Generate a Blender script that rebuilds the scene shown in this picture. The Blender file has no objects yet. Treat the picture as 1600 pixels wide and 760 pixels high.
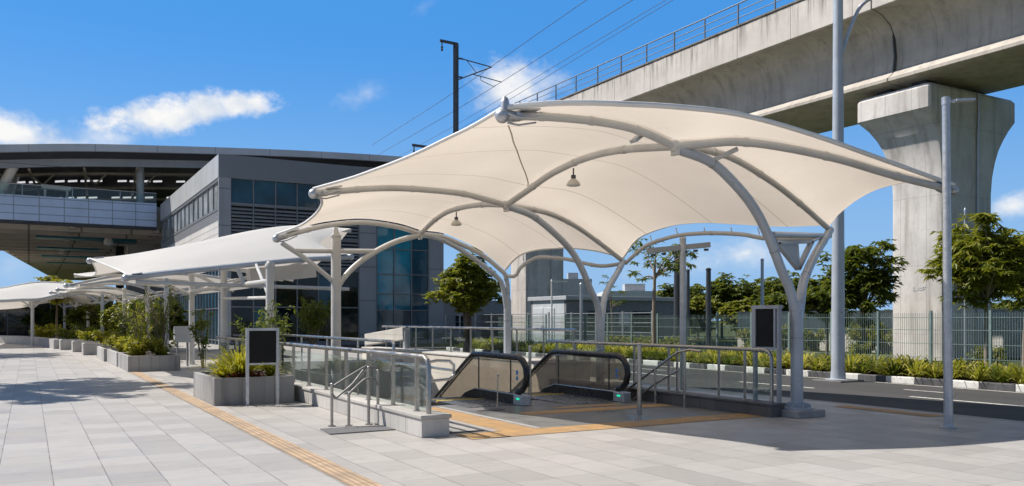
import bpy, bmesh, math, random
import numpy as np
from mathutils import Vector, Matrix
R_ = math.radians
rnd = random.Random(11)
C = bpy.context.scene.collection
sc = bpy.context.scene

# ------------------------------------------------------------------ camera, sky, sun, exposure
H = 1.65; FPX = 1320.0; CX, CY = 800.0, 500.0
FW = (0.4965, 0.868); RT = (0.868, -0.4965)          # camera forward / right on the ground plane
cam_d = bpy.data.cameras.new('camera'); cam = bpy.data.objects.new('camera', cam_d); C.objects.link(cam)
cam.location = (0, 0, H); cam.rotation_euler = (R_(90), 0, -math.atan2(FW[0], FW[1]))
cam_d.sensor_width = 36; cam_d.lens = 36 * FPX / 1600; cam_d.shift_y = 0.075
cam_d.clip_start = 0.1; cam_d.clip_end = 3000
sc.camera = cam

SUN = Vector((-2.52, 2.46, 4.22)).normalized()       # towards the sun
SUN_EL = math.asin(SUN.z); SUN_AZ = math.atan2(SUN.x, SUN.y)
sun_d = bpy.data.lights.new('sun', 'SUN'); sun = bpy.data.objects.new('sun', sun_d); C.objects.link(sun)
sun_d.energy = 5.0; sun_d.angle = R_(0.53); sun_d.color = (1.0, 0.94, 0.865)
sun.rotation_euler = (-SUN).to_track_quat('-Z', 'Y').to_euler(); sun.location = (-20, 20, 60)
sc.view_settings.view_transform = 'Standard'; sc.view_settings.look = 'None'
sc.view_settings.exposure = 0.32; sc.view_settings.gamma = 1.0
try: sc.view_settings.use_curve_mapping = False
except Exception: pass
sc.cycles.max_bounces = 8; sc.cycles.transparent_max_bounces = 16
sc.cycles.caustics_reflective = False; sc.cycles.caustics_refractive = False
sc.cycles.use_denoising = True

world = bpy.data.worlds.new("World"); sc.world = world; world.use_nodes = True
def build_world():
    nt = world.node_tree; N = nt.nodes; L = nt.links; N.clear()
    def nd(t, **k):
        n = N.new(t)
        for a, b in k.items(): setattr(n, a, b)
        return n
    def mth(op, a, b=None, c=None, clamp=False):
        n = nd('ShaderNodeMath', operation=op); n.use_clamp = clamp
        for i, v in enumerate((a, b, c)):
            if v is None: continue
            if isinstance(v, (int, float)): n.inputs[i].default_value = v
            else: L.new(v, n.inputs[i])
        return n.outputs[0]
    out = nd('ShaderNodeOutputWorld')
    sky = nd('ShaderNodeTexSky', sky_type='NISHITA'); sky.sun_disc = False
    sky.sun_elevation = SUN_EL; sky.sun_rotation = SUN_AZ
    sky.air_density = 1.0; sky.dust_density = 0.35; sky.ozone_density = 2.2; sky.altitude = 0
    hs = nd('ShaderNodeHueSaturation'); hs.inputs['Saturation'].default_value = SKY_SAT; hs.inputs['Hue'].default_value = SKY_HUE
    L.new(sky.outputs[0], hs.inputs['Color'])
    bg = nd('ShaderNodeBackground'); bg.inputs['Strength'].default_value = SKY_STR
    L.new(hs.outputs[0], bg.inputs['Color'])
    tc = nd('ShaderNodeTexCoord'); sep = nd('ShaderNodeSeparateXYZ'); L.new(tc.outputs['Generated'], sep.inputs[0])
    az = mth('ARCTAN2', sep.outputs[0], sep.outputs[1]); el = mth('ARCSINE', sep.outputs[2])
    comb = nd('ShaderNodeCombineXYZ'); L.new(az, comb.inputs[0]); L.new(mth('MULTIPLY', el, 1.25), comb.inputs[1])
    def noise(scale, det, rough, off):
        mp = nd('ShaderNodeMapping'); L.new(comb.outputs[0], mp.inputs[0]); mp.inputs['Location'].default_value = off
        n = nd('ShaderNodeTexNoise'); L.new(mp.outputs[0], n.inputs['Vector'])
        n.inputs['Scale'].default_value = scale; n.inputs['Detail'].default_value = det; n.inputs['Roughness'].default_value = rough
        return n.outputs['Fac']
    n1 = noise(13.0, 7.0, 0.66, (3.1, 1.7, 0.2)); n2 = noise(45.0, 5.0, 0.6, (0.4, 5.0, 2.0))
    nn = mth('ADD', mth('MULTIPLY', mth('SUBTRACT', n1, 0.5), 1.0), mth('MULTIPLY', mth('SUBTRACT', n2, 0.5), 0.6))
    def azel(px, py):
        a = (px - CX) / FPX; b = (CY - py) / FPX
        v = Vector((FW[0] + RT[0] * a, FW[1] + RT[1] * a, b)).normalized()
        return math.atan2(v.x, v.y), math.asin(v.z)
    # cloud banks: centre, half-size, tilt, noise amplitude, edge softness, opacity
    CL = [(250, 184, 150, 44, 0.22, 1.3, 0.26, 1.0), (372, 164, 96, 34, 0.05, 1.4, 0.26, 1.0), (330, 168, 70, 36, 0.1, 1.0, 0.3, 1.0),
          (20, 208, 150, 52, -0.2, 1.4, 0.35, 0.97), (170, 214, 120, 34, 0.1, 1.4, 0.6, 0.85),
          (800, 140, 112, 66, 0.0, 1.6, 0.45, 0.92), (850, 132, 70, 34, 0.1, 1.5, 0.6, 0.8),
          (568, 148, 72, 28, 0.35, 2.2, 1.0, 0.55), (660, 12, 30, 16, 0.5, 2.6, 1.3, 0.45),
          (1590, 322, 75, 32, 0.1, 1.6, 0.5, 0.9), (1160, 396, 170, 40, 0.12, 1.9, 0.8, 0.95),
          (1000, 425, 120, 40, 0.0, 2.0, 1.5, 0.6), (10, 420, 90, 50, 0.0, 2.0, 1.4, 0.8), (1440, 410, 120, 30, 0, 2, 1.4, .6),
          (-300, 250, 220, 60, 0.0, 2.0, 0.6, 0.9), (2000, 300, 240, 60, 0, 2.0, 0.6, 0.9), (2300, 120, 160, 50, .2, 2.0, .7, .8)]
    tot = None
    for (px, py, w, h, tilt, amp, soft, op) in CL:
        a0, e0 = azel(px, py); a1, _ = azel(px + w, py); _, e1 = azel(px, py - h)
        wa = abs(a1 - a0); ha = abs(e1 - e0)
        da = mth('DIVIDE', mth('SUBTRACT', az, a0), wa)
        de = mth('DIVIDE', mth('SUBTRACT', el, e0), ha)
        de = mth('SUBTRACT', de, mth('MULTIPLY', da, tilt * w / h))
        # flat-ish bottoms: the lower half fades softer
        r = mth('SQRT', mth('ADD', mth('MULTIPLY', da, da), mth('MULTIPLY', de, de)))
        d = mth('ADD', mth('SUBTRACT', 1.0, r), mth('MULTIPLY', nn, amp))
        mr = nd('ShaderNodeMapRange', interpolation_type='SMOOTHSTEP'); L.new(d, mr.inputs['Value'])
        mr.inputs['From Min'].default_value = 0.12; mr.inputs['From Max'].default_value = 0.12 + soft * 2.2
        mr.inputs['To Min'].default_value = 0; mr.inputs['To Max'].default_value = op
        tot = mr.outputs[0] if tot is None else mth('MAXIMUM', tot, mr.outputs[0])
    hz = nd('ShaderNodeMapRange', interpolation_type='SMOOTHSTEP'); L.new(el, hz.inputs['Value'])
    hz.inputs['From Min'].default_value = -0.02; hz.inputs['From Max'].default_value = 0.34
    hz.inputs['To Min'].default_value = 0.88; hz.inputs['To Max'].default_value = 0.0
    # grey layer added behind the viewpoint and overhead to take blue out of shade
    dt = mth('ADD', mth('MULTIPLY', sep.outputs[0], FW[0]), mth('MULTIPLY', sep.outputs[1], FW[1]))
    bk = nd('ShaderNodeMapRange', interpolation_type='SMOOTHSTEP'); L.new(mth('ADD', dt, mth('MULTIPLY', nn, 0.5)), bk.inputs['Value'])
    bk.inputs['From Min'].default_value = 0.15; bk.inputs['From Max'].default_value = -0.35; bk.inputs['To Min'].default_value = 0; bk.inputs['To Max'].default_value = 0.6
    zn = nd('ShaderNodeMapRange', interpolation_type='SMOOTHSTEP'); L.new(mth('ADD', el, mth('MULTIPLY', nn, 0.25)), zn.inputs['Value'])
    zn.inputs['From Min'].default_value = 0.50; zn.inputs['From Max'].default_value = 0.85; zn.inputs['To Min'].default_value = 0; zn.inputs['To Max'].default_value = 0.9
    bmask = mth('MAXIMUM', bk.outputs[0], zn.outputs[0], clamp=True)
    mask = mth('MAXIMUM', tot, 0.0, clamp=True)
    hb = nd('ShaderNodeBackground'); hb.inputs['Color'].default_value = (0.36, 0.60, 0.92, 1); hb.inputs['Strength'].default_value = 0.72
    ab = nd('ShaderNodeBackground'); ab.inputs['Color'].default_value = (0.068, 0.285, 0.70, 1); ab.inputs['Strength'].default_value = 1.0
    am = nd('ShaderNodeMixShader'); am.inputs[0].default_value = 0.72; L.new(bg.outputs[0], am.inputs[1]); L.new(ab.outputs[0], am.inputs[2])
    hm = nd('ShaderNodeMixShader'); L.new(hz.outputs[0], hm.inputs[0]); L.new(am.outputs[0], hm.inputs[1]); L.new(hb.outputs[0], hm.inputs[2])
    cr = nd('ShaderNodeValToRGB'); n3 = noise(20.0, 4.0, 0.5, (1.0, 0.97, 0.0)); L.new(n3, cr.inputs[0])
    cr.color_ramp.elements[0].position = 0.36; cr.color_ramp.elements[0].color = (0.66, 0.74, 0.86, 1)
    cr.color_ramp.elements[1].position = 0.58; cr.color_ramp.elements[1].color = (1.0, 0.99, 0.97, 1)
    cb = nd('ShaderNodeBackground'); cb.inputs['Strength'].default_value = CLOUD_STR; L.new(cr.outputs[0], cb.inputs['Color'])
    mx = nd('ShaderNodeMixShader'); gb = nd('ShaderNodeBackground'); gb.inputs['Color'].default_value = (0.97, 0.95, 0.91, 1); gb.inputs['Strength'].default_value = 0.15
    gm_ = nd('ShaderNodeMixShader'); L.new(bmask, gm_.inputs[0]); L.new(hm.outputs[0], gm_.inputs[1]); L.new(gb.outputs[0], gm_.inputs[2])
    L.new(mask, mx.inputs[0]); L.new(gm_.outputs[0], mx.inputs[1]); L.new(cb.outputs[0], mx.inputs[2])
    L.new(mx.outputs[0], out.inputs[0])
SKY_STR, SKY_SAT, SKY_HUE, CLOUD_STR = 0.10, 1.45, 0.503, 0.78
build_world()

# ------------------------------------------------------------------ pixel helpers (true 3D points on known planes)
def D(px, py, Z):
    a = (px - CX) / FPX
    return Vector(((FW[0] + RT[0] * a) * Z, (FW[1] + RT[1] * a) * Z, H + (CY - py) / FPX * Z))
def G(px, py, z=0.0): return D(px, py, (H - z) * FPX / (py - CY))
def U(px, py, u):
    a = (px - CX) / FPX; return D(px, py, u / (FW[1] + RT[1] * a))
def V(px, py, v):
    a = (px - CX) / FPX; return D(px, py, v / (FW[0] + RT[0] * a))
def W(px, py, A, B):                                  # on the vertical plane through plan points A and B
    a = (px - CX) / FPX; dx, dy = FW[0] + RT[0] * a, FW[1] + RT[1] * a
    nx, ny = B[1] - A[1], A[0] - B[0]
    return D(px, py, (nx * A[0] + ny * A[1]) / (nx * dx + ny * dy))

# ------------------------------------------------------------------ materials
MATS = {}
def new_mat(name):
    m = bpy.data.materials.new(name); m.use_nodes = True; nt = m.node_tree; nt.nodes.clear()
    return m, nt, nt.nodes, nt.links
class NT:
    def __init__(s, name):
        s.m, s.nt, s.N, s.L = new_mat(name); MATS[name] = s.m
        s.out = s.N.new('ShaderNodeOutputMaterial')
    def nd(s, t, **k):
        n = s.N.new(t)
        for a, b in k.items(): setattr(n, a, b)
        return n
    def put(s, sock, v):
        if isinstance(v, (int, float)): sock.default_value = v
        elif isinstance(v, (tuple, list)): sock.default_value = tuple(v) + ((1,) if len(v) == 3 and sock.type == 'RGBA' else ())
        else: s.L.new(v, sock)
    def m_(s, op, a, b=None, c=None, clamp=False):
        n = s.nd('ShaderNodeMath', operation=op); n.use_clamp = clamp
        for i, v in enumerate((a, b, c)):
            if v is not None: s.put(n.inputs[i], v)
        return n.outputs[0]
    def pos(s): return s.nd('ShaderNodeNewGeometry').outputs['Position']
    def xyz(s, v):
        n = s.nd('ShaderNodeSeparateXYZ'); s.L.new(v, n.inputs[0]); return n.outputs
    def noise(s, vec, scale, det=4, rough=0.55, stretch=None):
        if stretch:
            mp = s.nd('ShaderNodeMapping'); s.L.new(vec, mp.inputs[0]); mp.inputs['Scale'].default_value = stretch; vec = mp.outputs[0]
        n = s.nd('ShaderNodeTexNoise'); s.L.new(vec, n.inputs['Vector'])
        n.inputs['Scale'].default_value = scale; n.inputs['Detail'].default_value = det; n.inputs['Roughness'].default_value = rough
        return n.outputs['Fac']
    def ramp(s, fac, stops):
        n = s.nd('ShaderNodeValToRGB'); s.L.new(fac, n.inputs[0]); e = n.color_ramp.elements
        while len(e) < len(stops): e.new(0.5)
        for i, (p, c) in enumerate(stops): e[i].position = p; e[i].color = tuple(c) + (1,) if len(c) == 3 else c
        return n.outputs[0]
    def mix(s, f, a, b, mode='MIX'):
        n = s.nd('ShaderNodeMix', data_type='RGBA', blend_type=mode); s.put(n.inputs[0], f); s.put(n.inputs[6], a); s.put(n.inputs[7], b)
        return n.outputs[2]
    def rng(s, v, a, b, c=0, d=1, smooth=True):
        n = s.nd('ShaderNodeMapRange', interpolation_type='SMOOTHSTEP' if smooth else 'LINEAR'); s.put(n.inputs[0], v)
        for i, x in enumerate((a, b, c, d)): n.inputs[1 + i].default_value = x
        return n.outputs[0]
    def bump(s, h, strength=0.3, dist=0.01):
        n = s.nd('ShaderNodeBump'); s.L.new(h, n.inputs['Height']); n.inputs['Strength'].default_value = strength; n.inputs['Distance'].default_value = dist
        return n.outputs[0]
    def bsdf(s, color, rough=0.6, metal=0.0, spec=0.5, normal=None):
        b = s.nd('ShaderNodeBsdfPrincipled'); s.put(b.inputs['Base Color'], color); s.put(b.inputs['Roughness'], rough)
        s.put(b.inputs['Metallic'], metal); b.inputs['Specular IOR Level'].default_value = spec
        if normal is not None: s.L.new(normal, b.inputs['Normal'])
        return b
    def fin(s, sh): s.L.new(sh if not hasattr(sh, 'outputs') else sh.outputs[0], s.out.inputs[0]); return s.m

def lines(t, coord, period, width, phase=0.0):
    """1 on a thin line every <period> of coord"""
    f = t.m_('FRACT', t.m_('DIVIDE', t.m_('SUBTRACT', coord, phase - 1000 * period), period))
    d = t.m_('ABSOLUTE', t.m_('SUBTRACT', f, 0.5))
    return t.m_('GREATER_THAN', d, 0.5 - width / period / 2)

def simple(name, col, rough=0.5, metal=0.0, var=0.12, scale=3.0, spec=0.5, bump=0.0, bscale=40, dirt=None, dirtamt=0.0):
    t = NT(name); p = t.pos()
    n = t.noise(p, scale, 5)
    a = tuple(c * (1 - var) for c in col); b = tuple(min(1, c * (1 + var)) for c in col)
    c = t.ramp(n, [(0.3, a), (0.7, b)])
    if dirt:
        n2 = t.noise(p, scale * 0.6, 6, 0.65, (1, 1, 0.25)); c = t.mix(t.rng(n2, 0.5, 0.75, 0, dirtamt), c, dirt)
    rr = t.rng(t.noise(p, scale * 2.3, 4), 0.3, 0.7, max(0, rough - 0.08), min(1, rough + 0.08))
    nm = t.bump(t.noise(p, bscale, 4), bump, 0.01) if bump else None
    return t.fin(t.bsdf(c, rr, metal, spec, nm))

def concrete(name, col, stain=0.35, panel=None, rough=0.85, drip=0.5):
    t = NT(name); p = t.pos(); x, y, z = t.xyz(p)
    n = t.noise(p, 0.7, 8, 0.6); n2 = t.noise(p, 6, 6, 0.6); n3 = t.noise(p, 2.2, 7, 0.65, (1, 1, 0.10))
    c = t.ramp(n, [(0.3, tuple(v * 0.80 for v in col)), (0.7, tuple(v * 1.12 for v in col))])
    c = t.mix(t.rng(n2, 0.35, 0.75, 0, 0.25), c, tuple(v * 0.7 for v in col))
    c = t.mix(t.rng(n3, 0.46, 0.72, 0, drip), c, tuple(v * s for v, s in zip(col, (0.42, 0.40, 0.37))))
    if panel:
        py, pz, phz = panel
        l = t.m_('MAXIMUM', lines(t, y, py, 0.035, 0.3), lines(t, z, pz, 0.03, phz))
        c = t.mix(t.m_('MULTIPLY', l, 0.45), c, tuple(v * 0.45 for v in col))
    h = t.m_('ADD', t.m_('MULTIPLY', n2, 0.6), t.noise(p, 35, 4))
    return t.fin(t.bsdf(c, rough, 0, 0.3, t.bump(h, 0.25, 0.012)))

def glass(name, tint, refl=0.12, rough=0.02, film=None, famt=0.0):
    t = NT(name)
    tr = t.nd('ShaderNodeBsdfTransparent'); tr.inputs[0].default_value = tuple(tint) + (1,)
    gl = t.nd('ShaderNodeBsdfGlossy'); gl.inputs['Roughness'].default_value = rough; gl.inputs['Color'].default_value = (0.9, 0.95, 0.95, 1)
    g = t.nd('ShaderNodeNewGeometry'); dp = t.nd('ShaderNodeVectorMath', operation='DOT_PRODUCT'); t.L.new(g.outputs['Normal'], dp.inputs[0]); t.L.new(g.outputs['Incoming'], dp.inputs[1])
    cs = t.m_('SUBTRACT', 1.0, t.m_('ABSOLUTE', dp.outputs['Value']), clamp=True)
    f = t.m_('ADD', t.m_('MULTIPLY', t.m_('POWER', cs, 5.0), 0.8), 0.03 + refl * 0.5, clamp=True)
    mx = t.nd('ShaderNodeMixShader'); t.L.new(f, mx.inputs[0]); t.L.new(tr.outputs[0], mx.inputs[1]); t.L.new(gl.outputs[0], mx.inputs[2])
    if film:
        df = t.nd('ShaderNodeBsdfDiffuse'); df.inputs[0].default_value = tuple(film) + (1,); m2 = t.nd('ShaderNodeMixShader'); m2.inputs[0].default_value = famt
        t.L.new(mx.outputs[0], m2.inputs[1]); t.L.new(df.outputs[0], m2.inputs[2]); mx = m2
    return t.fin(mx)

def build_materials():
    # paving of the plaza: granite slabs
    t = NT('paving'); p = t.pos(); x, y, z = t.xyz(p)
    TX, TY = 0.505, 0.62
    gx = t.m_('FLOOR', t.m_('DIVIDE', t.m_('ADD', x, 100 * TX - 0.218), TX)); gy = t.m_('FLOOR', t.m_('DIVIDE', t.m_('ADD', y, 100 * TY), TY))
    cv = t.nd('ShaderNodeCombineXYZ'); t.L.new(gx, cv.inputs[0]); t.L.new(gy, cv.inputs[1])
    wn = t.nd('ShaderNodeTexWhiteNoise', noise_dimensions='2D'); t.L.new(cv.outputs[0], wn.inputs['Vector'])
    grain = t.noise(p, 140, 3, 0.7); blot = t.noise(p, 1.1, 6, 0.62); big = t.noise(p, 0.25, 4)
    c = t.ramp(wn.outputs['Value'], [(0.0, (0.355, 0.337, 0.315)), (0.55, (0.43, 0.41, 0.385)), (1.0, (0.48, 0.455, 0.427))])
    c = t.mix(t.rng(grain, 0.35, 0.7, 0.0, 0.35), c, (0.27, 0.265, 0.265))
    c = t.mix(t.rng(blot, 0.46, 0.74, 0, 0.42), c, (0.28, 0.265, 0.255)); c = t.mix(t.rng(t.noise(p, 4.5, 5, 0.65, (0.5, 1.6, 1)), 0.45, 0.75, 0, 0.28), c, (0.27, 0.255, 0.24))
    c = t.mix(t.rng(big, 0.45, 0.7, 0, 0.18), c, (0.46, 0.445, 0.43))
    stain = t.noise(p, 0.9, 8, 0.75)
    c = t.mix(t.rng(stain, 0.54, 0.70, 0, 0.38), c, (0.22, 0.21, 0.195))
    vo = t.nd('ShaderNodeTexVoronoi', feature='F1'); t.L.new(p, vo.inputs['Vector']); vo.inputs['Scale'].default_value = 2.6
    spot = t.m_('MULTIPLY', t.rng(vo.outputs['Distance'], 0.035, 0.055, 1, 0), t.rng(t.noise(p, 0.7, 2), 0.5, 0.6, 0, 0.75))
    c = t.mix(spot, c, (0.16, 0.15, 0.14))
    run = t.noise(p, 0.35, 7, 0.7, (1, 0.35, 1)); c = t.mix(t.rng(run, 0.52, 0.72, 0, 0.30), c, (0.26, 0.245, 0.225))
    jx = lines(t, x, TX, 0.011, 0.218); jy = lines(t, y, TY, 0.008, 0.0)
    jv = t.m_('MAXIMUM', t.m_('MULTIPLY', jx, 0.85), t.m_('MULTIPLY', jy, 0.55))
    c = t.mix(t.m_('MULTIPLY', jv, t.rng(t.noise(p, 3, 3), 0.3, 0.65, 0.45, 1.0)), c, (0.09, 0.085, 0.08))
    r = t.rng(blot, 0.3, 0.75, 0.42, 0.62)
    t.fin(t.bsdf(c, r, 0, 0.45, t.bump(t.m_('SUBTRACT', t.m_('MULTIPLY', grain, 0.3), jv), 0.35, 0.004)))
    # darker honed stone inside the entrance
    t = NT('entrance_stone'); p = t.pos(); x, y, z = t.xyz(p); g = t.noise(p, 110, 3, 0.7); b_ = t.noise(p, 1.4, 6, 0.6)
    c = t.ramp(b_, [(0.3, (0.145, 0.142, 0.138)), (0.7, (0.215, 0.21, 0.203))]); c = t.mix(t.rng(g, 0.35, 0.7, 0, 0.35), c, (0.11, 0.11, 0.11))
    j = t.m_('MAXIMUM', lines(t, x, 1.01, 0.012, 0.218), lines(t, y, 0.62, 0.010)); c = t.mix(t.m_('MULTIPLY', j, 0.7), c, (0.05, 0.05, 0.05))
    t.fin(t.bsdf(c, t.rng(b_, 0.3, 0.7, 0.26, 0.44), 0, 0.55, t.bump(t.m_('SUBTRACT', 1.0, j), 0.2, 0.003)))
    # asphalt
    t = NT('asphalt'); p = t.pos(); x, y, z = t.xyz(p)
    n = t.noise(p, 120, 3, 0.7); b = t.noise(p, 0.6, 6, 0.6, (1, 0.2, 1))
    c = t.ramp(b, [(0.3, (0.050, 0.049, 0.049)), (0.7, (0.085, 0.083, 0.081))]); c = t.mix(t.rng(n, 0.4, 0.75, 0, 0.5), c, (0.03, 0.03, 0.03))
    t.fin(t.bsdf(c, 0.85, 0, 0.3, t.bump(n, 0.4, 0.006)))
    simple('road_paint', (0.68, 0.66, 0.60), 0.7, var=0.2, scale=9, dirt=(0.25, 0.24, 0.22), dirtamt=0.6)
    simple('kerb_white', (0.70, 0.69, 0.65), 0.7, var=0.12, scale=5, dirt=(0.3, 0.28, 0.25), dirtamt=0.5)
    simple('kerb_black', (0.085, 0.085, 0.09), 0.75, var=0.25, scale=5, dirt=(0.2, 0.19, 0.17), dirtamt=0.5)
    simple('kerb_stone', (0.33, 0.32, 0.31), 0.8, var=0.15, scale=4)
    # tactile paving: ribs along the strip / dots
    def tactile(name, col, rib):
        t = NT(name); p = t.pos(); x, y, z = t.xyz(p)
        n = t.noise(p, 4, 5); c = t.ramp(n, [(0.3, tuple(v * 0.78 for v in col)), (0.7, tuple(v * 1.15 for v in col))])
        c = t.mix(t.rng(t.noise(p, 1.7, 6, 0.7), 0.42, 0.66, 0, 0.75), c, (0.30, 0.235, 0.175))
        if rib:
            r = lines(t, x, 0.07, 0.022, 2.78); c = t.mix(t.m_('MULTIPLY', r, 0.7), c, tuple(v * 0.42 for v in col)); h = t.m_('SUBTRACT', 1.0, r)
            j = lines(t, y, 0.30, 0.012); c = t.mix(t.m_('MULTIPLY', j, 0.5), c, (0.2, 0.15, 0.1))
        else:
            fx = t.m_('SUBTRACT', t.m_('FRACT', t.m_('DIVIDE', t.m_('ADD', x, 100), 0.075)), 0.5); fy = t.m_('SUBTRACT', t.m_('FRACT', t.m_('DIVIDE', t.m_('ADD', y, 100), 0.075)), 0.5)
            d = t.m_('SQRT', t.m_('ADD', t.m_('MULTIPLY', fx, fx), t.m_('MULTIPLY', fy, fy)))
            h = t.rng(d, 0.22, 0.36, 1, 0); c = t.mix(t.m_('MULTIPLY', t.m_('SUBTRACT', 1, h), 0.35), c, tuple(v * 0.55 for v in col))
            j = t.m_('MAXIMUM', lines(t, x, 0.30, 0.01, 0.1), lines(t, y, 0.30, 0.01, 0.1)); c = t.mix(t.m_('MULTIPLY', j, 0.6), c, (0.2, 0.13, 0.07))
        t.fin(t.bsdf(c, 0.7, 0, 0.35, t.bump(h, 0.6, 0.006)))
    tactile('tactile_rib', (0.50, 0.36, 0.235), True)
    tactile('tactile_dot', (0.48, 0.29, 0.125), False)
    # grass & earth
    t = NT('grass_ground'); p = t.pos(); n = t.noise(p, 0.25, 6, 0.6); n2 = t.noise(p, 9, 5, 0.7)
    c = t.ramp(n, [(0.3, (0.035, 0.055, 0.015)), (0.55, (0.07, 0.085, 0.025)), (0.75, (0.11, 0.10, 0.05))]); c = t.mix(t.rng(n2, 0.4, 0.7, 0, 0.5), c, (0.03, 0.045, 0.012))
    t.fin(t.bsdf(c, 0.95, 0, 0.2, t.bump(n2, 0.8, 0.05)))
    simple('soil', (0.055, 0.04, 0.03), 0.95, var=0.3, scale=8, bump=0.8, bscale=25)
    # concretes and stone
    concrete('pier_concrete', (0.68, 0.645, 0.61), drip=0.62, panel=(1.3, 3.1, 1.0))
    concrete('girder_concrete', (0.54, 0.495, 0.435), drip=0.5, panel=(3.2, 40, 0.0))
    t = NT('parapet_concrete'); p = t.pos(); x, y, z = t.xyz(p)
    n = t.noise(p, 0.6, 7, 0.6); c = t.ramp(n, [(0.3, (0.52, 0.48, 0.44)), (0.7, (0.68, 0.635, 0.585))])
    st = t.noise(p, 3.2, 6, 0.7, (1, 1, 0.06)); fade = t.rng(z, 15.6, 17.2, 0.15, 1.0)
    c = t.mix(t.m_('MULTIPLY', t.rng(st, 0.47, 0.68, 0, 0.85), fade), c, (0.10, 0.088, 0.07))
    c = t.mix(t.rng(t.m_('ADD', z, t.m_('MULTIPLY', t.noise(p, 2.0, 5), 0.3)), 17.15, 17.3, 0, 0.75), c, (0.09, 0.08, 0.065))
    c = t.mix(t.m_('MULTIPLY', lines(t, y, 3.6, 0.05, 0.5), 0.65), c, (0.14, 0.125, 0.11))
    t.fin(t.bsdf(c, 0.9, 0, 0.3, t.bump(t.noise(p, 25, 4), 0.2, 0.01)))
    concrete('pit_concrete', (0.68, 0.64, 0.57), drip=0.14)
    concrete('boundary_concrete', (0.56, 0.54, 0.50), drip=0.45, panel=(2.4, 0.55, 0.0))
    # granite cladding of low walls / planters
    def granite(name, col, pit, per, jw=0.014, dark=0.5):
        t = NT(name); p = t.pos(); x, y, z = t.xyz(p)
        g = t.noise(p, 90, 3, 0.7); b = t.noise(p, 1.6, 6, 0.6); dr = t.noise(p, 4.0, 6, 0.65, (1, 1, 0.12))
        cxy = t.nd('ShaderNodeCombineXYZ'); t.L.new(t.m_('FLOOR', t.m_('DIVIDE', t.m_('ADD', t.m_('ADD', x, y), 100), per)), cxy.inputs[0])
        wn = t.nd('ShaderNodeTexWhiteNoise', noise_dimensions='1D'); t.L.new(t.m_('FLOOR', t.m_('DIVIDE', t.m_('ADD', t.m_('ADD', x, y), 100), per)), wn.inputs['W'])
        c = t.ramp(wn.outputs['Value'], [(0, tuple(v * 0.78 for v in col)), (1, tuple(v * 1.15 for v in col))])
        c = t.mix(t.rng(g, 0.35, 0.7, 0, 0.4), c, tuple(v * 0.62 for v in col)); c = t.mix(t.rng(b, 0.45, 0.75, 0, 0.3), c, tuple(v * 0.65 for v in col))
        c = t.mix(t.rng(dr, 0.48, 0.7, 0, dark), c, tuple(v * 0.45 for v in col))
        j = lines(t, t.m_('ADD', x, y), per, jw, 0.0); c = t.mix(t.m_('MULTIPLY', j, 0.75), c, tuple(v * 0.3 for v in col))
        t.fin(t.bsdf(c, 0.6, 0, 0.4, t.bump(t.m_('SUBTRACT', t.m_('MULTIPLY', g, 0.3), j), 0.3, 0.004)))
    granite('wall_granite', (0.56, 0.54, 0.51), 0, 0.9)
    granite('coping_granite', (0.54, 0.515, 0.48), 0, 1.8, dark=0.3)
    granite('planter_granite', (0.36, 0.355, 0.345), 0, 0.62, dark=0.8)
    granite('planter_light', (0.46, 0.45, 0.435), 0, 0.9, dark=0.4)
    granite('dark_granite', (0.15, 0.145, 0.14), 0, 1.2, dark=0.4)
    # membrane cloths
    def cloth(name, ca, cb, tint, amt):
        t = NT(name); p = t.pos(); uv = t.nd('ShaderNodeUVMap'); s = t.xyz(uv.outputs[0])
        n = t.noise(p, 0.55, 5, 0.6); n2 = t.noise(p, 2.2, 5, 0.7)
        c = t.ramp(n, [(0.3, ca), (0.7, cb)]); c = t.mix(t.rng(n2, 0.48, 0.8, 0, 0.22), c, (0.56, 0.50, 0.42)); c = t.mix(t.rng(t.noise(p, 5.0, 5, 0.7, (1, 1, 0.3)), 0.55, 0.8, 0, 0.12), c, (0.5, 0.44, 0.36))
        sl = lines(t, s[0], 0.3333, 0.006, 0.16667); c = t.mix(t.m_('MULTIPLY', sl, 0.55), c, (0.42, 0.37, 0.31))
        df = t.nd('ShaderNodeBsdfDiffuse'); t.L.new(c, df.inputs[0]); trl = t.nd('ShaderNodeBsdfTranslucent'); t.L.new(t.mix(1.0, c, tint, 'MULTIPLY'), trl.inputs[0])
        nb = t.bump(t.m_('ADD', t.noise(p, 1.6, 3), t.m_('MULTIPLY', sl, 0.15)), 0.12, 0.05); t.L.new(nb, df.inputs['Normal'])
        mx = t.nd('ShaderNodeMixShader'); mx.inputs[0].default_value = amt; t.L.new(df.outputs[0], mx.inputs[1]); t.L.new(trl.outputs[0], mx.inputs[2])
        t.fin(mx)
    cloth('membrane', (0.74, 0.715, 0.68), (0.82, 0.80, 0.77), (1.0, 0.90, 0.785), 0.46)
    cloth('membrane_white', (0.66, 0.66, 0.655), (0.74, 0.74, 0.735), (1.0, 0.93, 0.84), 0.34)
    simple('seam_cloth', (0.55, 0.51, 0.45), 0.7, var=0.08)
    simple('hem_white', (0.80, 0.79, 0.77), 0.5, var=0.06)
    simple('painted_steel', (0.54, 0.535, 0.52), 0.38, var=0.08, scale=2, dirt=(0.42, 0.38, 0.33), dirtamt=0.35, spec=0.5)
    simple('blue_grey_steel', (0.44, 0.48, 0.53), 0.35, metal=0.15, var=0.10, scale=1.5, dirt=(0.33, 0.34, 0.35), dirtamt=0.4)
    simple('grey_steel', (0.36, 0.37, 0.39), 0.4, metal=0.4, var=0.1, scale=2)
    simple('galvanised', (0.50, 0.52, 0.55), 0.42, metal=0.7, var=0.14, scale=8)
    simple('stainless_matte', (0.24, 0.235, 0.225), 0.55, metal=0.25, var=0.1, scale=5, spec=0.3)
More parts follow.
